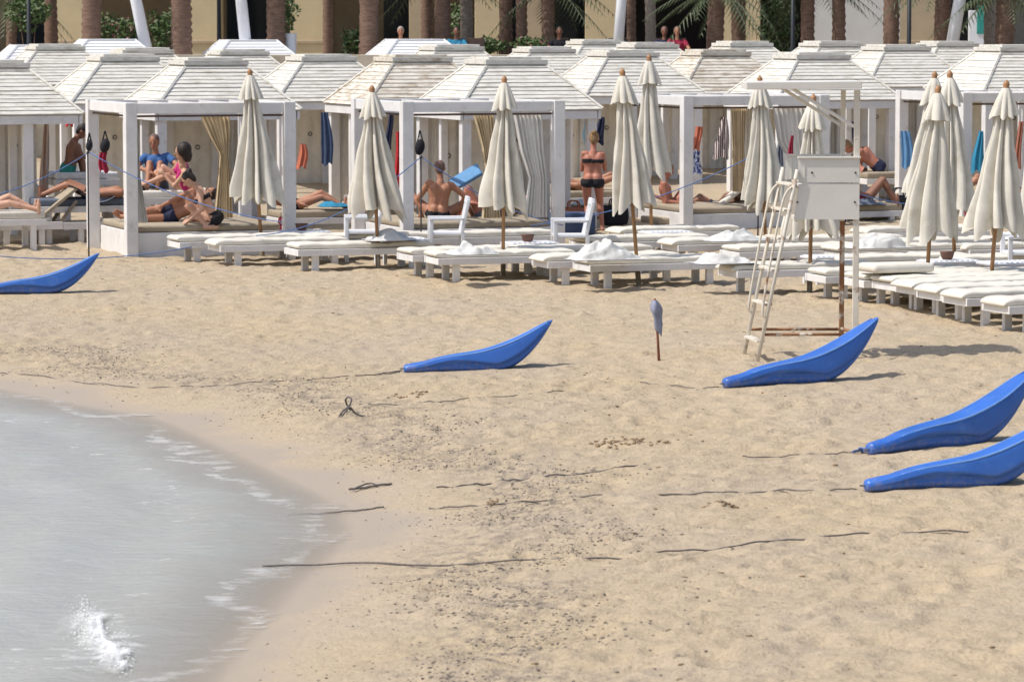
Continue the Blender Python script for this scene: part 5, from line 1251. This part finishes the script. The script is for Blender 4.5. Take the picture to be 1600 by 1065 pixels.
hanging(1521, 1540, 205, 268, 59.5, 'teal', 'bright teal towel hanging between two closed parasols', 'towel', 16, 0.3)
hanging(1233, 1243, 212, 268, 56.9, 'maroon', 'dark red towel hanging beside the parasol behind the chair', 'towel', 17, 0.4)
hanging(104, 116, 181, 196, 59, 'red', 'small bright red cloth hanging under the cabana eave', 'cloth', 18, 0.9, 'hanging_cloth')
a = P(706, 290, 55.2); b_ = P(750, 264, 55.2)
o = MB().box((0, 0, 0), ((b_ - a).length, 0.42, 0.06), 0.02, Matrix.Rotation(math.atan2(-(b_.z - a.z), b_.x - a.x), 3, 'Y') @ Matrix.Rotation(rad(22), 3, 'X')).build('air_mattress', 'sky', None, True, (a + b_) / 2); tag(o, 'bright blue air mattress leaning up beside the raised knees', 'air mattress')
q = on_z(522, 320, 0.62); crumple(522, 322, P(522, 322, 56.0).z, 0.5, 0.35, 0.12, 'crumpled teal towel on the bed by the spread-hem parasol', 21, 'teal', None)
a = P(866, 329, 54.4); g0 = gz(a.x, a.y)
# dark cloth covered bench before the standing woman
b0, b1 = P(866, 332, 56.3), P(922, 332, 56.3); hh = b0.z - gz(b0.x, 56.3)
r = thing('covered_bench', 'low bench under a dark blue cover near the standing woman', 'bench', ((b0.x + b1.x) / 2, 56.3, gz(b0.x, 56.3)), YAW)
MB().box((0, 0, hh / 2), (0.58, 0.6, hh), 0.02).build('cover', 'towel_blue', r, True)

for i_, (x0, x1, yt, D, mt, lab, tow, tl) in enumerate(((1500, 1600, 312, 60.2, 'cushion', 'cream cabana bed behind the lone parasol', 'stripe_blue', 'blue striped towel on the bed behind the lone parasol'), (1288, 1400, 318, 58.9, 'mattress', 'tan cabana bed just past the lifeguard chair panels', 'greyblue', 'grey-blue towel on the bed past the chair panels'),
        (955, 1050, 322, 60.0, 'cushion', 'cream cabana bed behind the leaning and tall parasols', 'white', 'white towel on the bed behind the two parasols'), (545, 640, 305, 58.6, 'cushion', 'cream cabana bed behind the spread-hem parasol', 'sky', 'bright blue towel on the bed behind the spread-hem parasol'), (870, 950, 318, 59.4, 'mattress', 'tan cabana bed at the standing woman\'s side', 'stripe_blue', 'striped towel on the bed at the standing woman\'s side'),
        (0, 60, 288, 58.2, 'cushion', 'cream cabana bed under the slatted eave by the batik cloth', 'teal', 'teal towel on the bed by the batik cloth'), (165, 200, 330, 56.6, 'mattress', 'short tan cabana bed behind the black bag', 'red', 'red towel on the bed behind the black bag'))):
    bed(x0, x1, yt, D, lab, mt, YAW, 0.7)
    mid = (x0 + x1) / 2 + 8; crumple(mid, yt + 1, P(mid, yt, D).z + 0.004, min(0.7, (x1 - x0) / 95 * 0.7), 0.4, 0.14, tl, 60 + i_, tow, None)
for i_, (a_, b_, c_, d_, D, mt, lab) in enumerate(((1290, 1300, 185, 262, 60, 'curtain_pale', 'pale cloth strip hanging behind the chair brace'), (556, 566, 190, 240, 58.2, 'terracotta', 'rust-coloured towel hanging behind the spread-hem parasol'), (838, 846, 200, 262, 57.8, 'greyblue', 'grey-blue towel hanging beyond the pale curtain'), (968, 977, 196, 250, 62, 'sky', 'blue towel hanging between leaning and tall parasols'), (1216, 1226, 200, 258, 61, 'greyblue', 'grey-blue towel hanging behind the parasol by the ladder'), (20, 30, 200, 262, 59, 'greyblue', 'grey-blue towel hanging under the eave by the batik cloth'), (1330, 1340, 190, 232, 61, 'navy', 'navy shirt hanging behind the chair canopy post'), (1588, 1598, 190, 262, 60, 'terracotta', 'rust-coloured towel hanging past the lone parasol'))):
    hanging(a_, b_, c_, d_, D, mt, lab, 'towel', 40 + i_, 0.6)

# ------------------------------------------------------------------ terrace, building, palms
TZ = 2.0
struct(MB().box((0, 103, TZ - 1.5), (160, 36, 3.0)).build('terrace', 'stone'))
b = MB(); b.box((0, 84.8, 1.2), (120, 0.36, 3.0), 0.02); tag(b.build('terrace_wall', 'stone'), 'low tan stone parapet along the terrace behind the cabanas', 'wall')
# hotel arcade
FY = 96.0
def bx(px, D): return (px - 800) / F * D
root = thing('hotel_building', 'beige arcaded hotel building behind the palms', 'building', (0, FY, TZ))
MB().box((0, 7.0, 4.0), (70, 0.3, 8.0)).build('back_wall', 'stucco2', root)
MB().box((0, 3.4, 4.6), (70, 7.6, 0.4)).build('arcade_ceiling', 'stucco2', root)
MB().box((0, -0.1, 6.2), (70, 0.5, 2.8)).build('upper_wall', 'stucco', root)
for (a_, b2, dep, mt) in ((88, 140, 0.6, 'stucco'), (300, 348, 0.8, 'stucco'), (455, 517, 0.8, 'stucco'), (742, 788, 0.8, 'stucco'), (822, 858, 0.6, 'stucco2'), (914, 966, 0.8, 'stucco'), (1122, 1186, 0.8, 'stucco'), (1262, 1404, 0.5, 'stucco_w'), (1404, 1466, 0.5, 'stucco2'), (640, 668, 0.6, 'stucco2'), (-60, -10, 0.8, 'stucco'), (1620, 1680, 0.8, 'stucco')):
    x0, x1 = bx(a_, FY), bx(b2, FY)
    col = MB().box(((x0 + x1) / 2, dep / 2 - 0.1, 2.4), (x1 - x0, dep, 4.8), 0.02).build('pillar', mt, root)
    if b2 - a_ < 100: MB().box(((x0 + x1) / 2, dep / 2 - 0.1, 0.95), (x1 - x0 + 0.1, dep + 0.1, 0.10), 0.02).build('pillar_moulding', 'stucco2', col)
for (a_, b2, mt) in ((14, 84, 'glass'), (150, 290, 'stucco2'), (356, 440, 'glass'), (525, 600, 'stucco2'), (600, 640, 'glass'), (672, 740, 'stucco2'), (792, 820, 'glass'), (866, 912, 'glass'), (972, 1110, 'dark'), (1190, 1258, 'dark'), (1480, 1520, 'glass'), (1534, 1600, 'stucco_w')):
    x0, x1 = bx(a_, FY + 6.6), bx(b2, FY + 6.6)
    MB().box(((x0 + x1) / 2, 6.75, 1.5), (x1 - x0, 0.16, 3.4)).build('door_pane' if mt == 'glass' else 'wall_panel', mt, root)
wf = thing('white_window', 'white framed window with green pane at the edge of the hotel', 'window', (bx(1532, FY - 1), FY - 1, TZ))
MB().box((0, 0, 0.9), (0.75, 0.12, 1.8), 0.02).build('frame', 'mast', wf); MB().box((0.02, -0.07, 1.55), (0.35, 0.03, 0.75)).build('pane', 'jade', wf)

def palm_trunk(h, r_, seed):
    rs_ = random.Random(seed); b = MB(); n = 14; m = int(h / 0.09); vs = []
    bend = rs_.uniform(-0.10, 0.10)
    for j in range(m + 1):
        t = j / m; rr = r_ * (1.0 + 0.22 * math.exp(-t * 9) + 0.10 * max(0, t - 0.72)) * (1 + 0.055 * (1 if j % 2 else -1))
        for i in range(n):
            a = 2 * math.pi * i / n; q_ = rr * (1 + 0.05 * rs_.uniform(-1, 1) + 0.03 * ((i + j) % 2)); vs.append((q_ * math.cos(a) + bend * t * t * h * 0.3, q_ * math.sin(a), h * t - 0.1))
    fs = [(j * n + i, j * n + (i + 1) % n, (j + 1) * n + (i + 1) % n, (j + 1) * n + i) for j in range(m) for i in range(n)]
    fs += [tuple(m * n + i for i in range(n))]
    b.add(vs, fs); return b, bend * h * 0.3
def palm_crown(seed, R=1.9, droop=1.0):
    rs_ = random.Random(seed); b = MB()
    for k in range(30):
        a = k * 2.399 + rs_.uniform(-0.2, 0.2); el = rs_.uniform(-0.5, 1.1); Ln = R * rs_.uniform(0.8, 1.1); pts = []
        for j in range(9):
            t = j / 8; rr = Ln * t * math.cos(el * (1 - 0.4 * t)); z = Ln * t * math.sin(el) - droop * 0.75 * t * t * Ln * 0.7; pts.append(Vector((rr * math.cos(a), rr * math.sin(a), z)))
        b.tube(pts, 0.018, 4, False, 0.004)
        sd_ = Vector((-math.sin(a), math.cos(a), 0))
        for j in range(1, 9):
            for h_ in (0, 0.5):
                p = pts[j - 1].lerp(pts[j], h_); dr = (pts[j] - pts[j - 1]).normalized(); ll = 0.42 * math.sin(math.pi * min(1, 0.15 + 0.8 * (j - 1 + h_) / 8))
                for s_ in (-1, 1):
                    e = p + (sd_ * s_ * 0.75 + dr * 0.6 + Vector((0, 0, -0.35))) * ll; w2 = dr * 0.022; b.add([p - w2, p + w2, e], [(0, 1, 2)])
    return b
crown_me = []
for k in range(3):
    b = palm_crown(k); me = bpy.data.meshes.new('crown'); me.from_pydata(b.v, [], b.f); me.materials.append(MT['frond']); crown_me.append(me)
for i_, (px, wpx, D, mt, ch) in enumerate(((20, 16, 91, 'bark', 2.5), (83, 20, 90, 'bark', 5.6), (145, 29, 87, 'bark', 5.8), (286, 31, 86.5, 'bark', 5.5), (433, 28, 87, 'bark', 5.9), (513, 15, 92, 'bark', 6.0), (577, 29, 87, 'bark', 5.4), (668, 18, 90, 'bark', 6.0), (693, 24, 88, 'bark', 2.9),
        (729, 19, 89, 'bark_grey', 5.8), (790, 20, 89, 'bark', 5.5), (815, 17, 88, 'bark', 6.0), (856, 20, 88, 'bark', 2.5), (986, 14, 91, 'bark', 5.0), (1016, 16, 90, 'bark_grey', 5.6), (1115, 26, 87, 'bark', 2.4), (1153, 22, 89, 'bark', 2.7), (1260, 21, 88, 'bark', 2.7), (1309, 20, 88, 'bark', 5.2), (1390, 24, 88, 'bark', 5.6), (1468, 24, 88, 'bark', 2.7), (1545, 20, 89, 'bark_grey', 5.5), (1566, 30, 86.5, 'bark', 2.4))):
    x = bx(px, D); rr = wpx / (F / D) / 2; h = ch + (0 if ch < 4.5 else 0.6)
    labs = {20: 'brown palm at the far end beside the lamp post before glass doors', 83: 'brown palm between far lamp post and the thick palm', 145: 'thick brown palm beside the shrub with pink blossoms', 286: 'thickest brown palm between sail mast and lit beige pillar', 433: 'thick brown palm beside the white planter', 513: 'slim brown palm against the shaded side of a beige pillar', 577: 'thick brown palm beside the rounded green shrub',
            668: 'slimmer brown palm of the close pair near the grey-haired guest', 693: 'thicker brown palm of the close pair near the grey-haired guest', 790: 'brown palm beside the beige pillar and dark glass', 815: 'brown palm close to the one by dark glass', 856: 'brown palm beside the dark-haired guest in black', 986: 'slimmest brown palm beside the sail mast before the dark arcade', 1260: 'brown palm just past the black lamp post before the pale wall',
            1309: 'brown palm alone before the middle of the pale wall', 1390: 'brown palm beside the black lamp post on the tan wall', 1468: 'brown palm beside the sail mast and tan wall', 1545: 'grey-barked palm beside the white framed window', 1566: 'thick brown palm in front of the white framed window',
            1115: 'short palm with low hanging fronds before the dark arcade', 1153: 'short palm beside the low-fronded one before pale pillar', 729: 'slim grey-barked palm before the arcade', 1016: 'slim grey palm before the dark arcade'}
    r = thing('palm_tree', labs.get(px, 'tall brown palm trunk on the hotel terrace'), 'palm tree', (x, D, TZ), 0, 'palms on the hotel terrace')
    tb, bend = palm_trunk(h, rr, i_); tb.build('trunk', mt, r, True)
    c = bpy.data.objects.new('crown', crown_me[i_ % 3]); C.objects.link(c); c.parent = r; c.location = (bend, 0, h - 0.15); c.rotation_euler = (0, 0, i_ * 1.3)
# shade-sail masts and lamp posts
def mast(px0, px1, wpx, D, label):
    r_ = wpx / (F / D) / 2; p0 = Vector((bx(px1, D), D, 0.0)); z1 = 6.5; top = P(px0, 0, D); bot = P(px1, 75, D); d = (top - bot) / (top.z - bot.z)
    base = bot + d * (TZ - bot.z); r = thing('sail_mast', label, 'mast', base, 0, 'white leaning sail masts')
    MB().tube([Vector((0, 0, -0.1)), d * 4.5], r_, 14, True, r_ * 0.9).build('pole', 'mast', r, True)
    MB().tube([Vector((0, 0, -0.02)), Vector((0, 0, 0.05))], r_ * 1.8, 14).build('foot_plate', 'mast', r)
mast(213, 229, 19, 86.2, 'white sail mast leaning between two thick palm trunks'); mast(377, 385, 19, 86.2, 'white sail mast near the dark glass doors'); mast(971, 965, 17, 86.2, 'white sail mast before the beige pillar and dark arcade'); mast(1499, 1486, 20, 86.2, 'white sail mast before the white framed window')
def lamp(px, D, label):
    r = thing('lamp_post', label, 'lamp post', (bx(px, D), D, TZ), 0, 'black terrace lamp posts')
    MB().tube([(0, 0, -0.05), (0, 0, 0.3), (0, 0, 0.75), (0, 0, 0.82), (0, 0, 0.9), (0, 0, 3.2)], [0.11, 0.10, 0.075, 0.09, 0.055, 0.045], 12).build('post', 'iron', r, True)
    hd = MB().tube([(0, 0, 3.2), (0, 0, 3.28), (0, 0, 3.62), (0, 0, 3.72), (0, 0, 3.85)], [0.05, 0.11, 0.16, 0.20, 0.02], 8).build('lantern', 'iron', r)
lamp(1237, 85.8, 'black lamp post before the dark greenery beside pale wall'); lamp(1418, 85.8, 'black lamp post before the tan wall'); lamp(48, 87, 'black lamp post before the glass doors at the far hotel end'); lamp(344, 88, 'black lamp post beside the lit beige pillar')
# shrubs
def shrub(px, py, D, rx, rz, n, label, mat='leaf', seed=0, fl=0):
    c = P(px, py, D); rs_ = random.Random(seed); r = thing('shrub', label, 'shrub', (c.x, D, TZ), 0, 'shrubs on the terrace')
    zc = c.z - TZ
    for part, mt, cnt, sz in (('leaves', mat, n, 0.075), ('blossoms', 'blossom', fl, 0.05)):
        b = MB()
        for k in range(cnt):
            u = Vector((rs_.gauss(0, 1), rs_.gauss(0, 1), rs_.gauss(0, 1))).normalized() * rs_.random() ** 0.4; lump = 1 + 0.25 * math.sin(5 * u.x + seed) * math.cos(4 * u.z)
            p = Vector((u.x * rx * lump, u.y * 0.5 * lump, zc + u.z * rz * lump)); a = Vector((rs_.uniform(-1, 1), rs_.uniform(-1, 1), rs_.uniform(-1, 1))).normalized() * sz; w2 = a.orthogonal().normalized() * sz * 0.45
            b.add([p - a, p + w2, p + a, p - w2], [(0, 1, 2, 3)])
        if cnt: b.build(part, mt, r)
    b = MB()
    for k in range(4): b.tube([(rs_.uniform(-.1, .1), 0, -0.05), (rs_.uniform(-1, 1) * rx * 0.5, rs_.uniform(-.2, .2), zc)], 0.02, 5, True, 0.008)
    b.build('stems', 'bark', r)
shrub(185, 58, 88.5, 0.75, 0.6, 900, 'green shrub with pink blossoms behind the thick palm trunk', seed=1, fl=120)
shrub(258, 50, 89, 0.45, 0.6, 500, 'green shrub between sail mast and palm', seed=2)
shrub(560, 66, 87.8, 0.5, 0.4, 500, 'rounded green shrub beside a palm trunk on the parapet', seed=3)
shrub(448, 20, 88.5, 0.3, 0.45, 260, 'leafy potted shrub beside the beige pillar', seed=4)
shrub(45, 18, 89, 0.6, 0.5, 500, 'dark green shrub over the lamp post at the far hotel end', seed=5)
shrub(765, 72, 87, 0.5, 0.2, 320, 'low green shrub at the parapet beside the dark chair', seed=6)
shrub(830, 70, 87, 0.5, 0.2, 320, 'low shrub with blossoms at the parapet between palms', seed=7, fl=40)
shrub(1215, 40, 90, 0.55, 1.0, 900, 'tall dark green shrub beside the black lamp post', seed=8)
shrub(720, 30, 91, 0.3, 0.5, 260, 'green shrub behind the slim grey palm', seed=9)
# planter pot
q = P(453, 70, 87.2); r = thing('planter', 'tall white planter beside the beige pillar', 'planter', (q.x, 87.2, TZ))
MB().tube([(0, 0, 0), (0, 0, 0.05), (0, 0, 1.15), (0, 0, 1.2)], [0.12, 0.13, 0.17, 0.18], 16).build('pot', 'mast', r, True)
# people at the terrace tables: seated on chairs
def terrace_seat(x, D, z, label):
    r = thing('terrace_chair', label, 'chair', (x, D, TZ), 0, 'dark chairs on the terrace')
    MB().box((0, 0, 0.44), (0.46, 0.46, 0.05), 0.01).build('seat', 'rail', r); MB().box((0, 0.24, 0.78), (0.46, 0.05, 0.62), 0.01).build('backrest', 'rail', r)
    for sx in (-1, 1):
        for sy in (-1, 1): MB().box((sx * 0.2, sy * 0.2, 0.2), (0.04, 0.04, 0.43)).build('leg', 'rail', r)
for i_, (px, py, D, sk, hr, sh, lab) in enumerate(((626, 50, 86.6, 'skin_tan', 'hair_g', 'white', 'grey-haired guest sitting on the terrace beside a palm'), (713, 56, 86.4, 'skin_brown', 'hair_d', 'teal', 'dark-haired guest in teal shirt sitting on the terrace'),
        (874, 57, 87.0, 'skin_brown', 'hair_d', 'black', 'dark-haired guest in black on the terrace before beige wall'), (1038, 60, 86.8, 'skin_brown', 'hair_s', 'navy', 'guest in dark blue on the terrace before the dark arcade'), (1058, 63, 86.3, 'skin_tan', 'hair_s', 'maroon', 'guest in dark red beside the one in dark blue'), (966, 62, 86.6, 'skin_brown', 'hair_d', 'black', 'guest with dark hair in front of the sail mast'))):
    hd = P(px, py, D); pl = hd - Vector((0, 0, 0.715)); z0 = TZ + 0.56
    pl.z = z0 if abs(pl.z - z0) < 0.3 else pl.z
    off = hd.z - 0.715 - pl.z
    person(lab, pl, pl + ZU * 0.5, pl + ZU * 0.72, YT, XL, (pl + Vector((0.15, -0.35, 0.12)), pl + Vector((-0.15, -0.35, 0.12))), (XR, XL), (Vector((pl.x + 0.1, pl.y - 0.42, TZ + 0.08)), Vector((pl.x - 0.1, pl.y - 0.42, TZ + 0.08))), (ZU + YT, ZU + YT), sk, hr, 'short', (('shirt', sh, SHIRT), ('shorts', 'navy', SHORT)), False, 'guests on the terrace', 0.016)
    terrace_seat(pl.x, pl.y, TZ, 'dark terrace chair under the ' + lab)
terrace_seat(bx(742, 86.2), 86.2, TZ, 'empty dark brown chair beside the guest in teal')

# the first cabana's seaward posts stand well inside its eave
for ch in CAB['R0'].children:
    if ch.name.split('.')[0] in ('post', 'side_curtain'):
        xm = ch.location.x + sum(v.co.x for v in ch.data.vertices) / len(ch.data.vertices)
        if xm > 0: ch.location.x -= 0.72
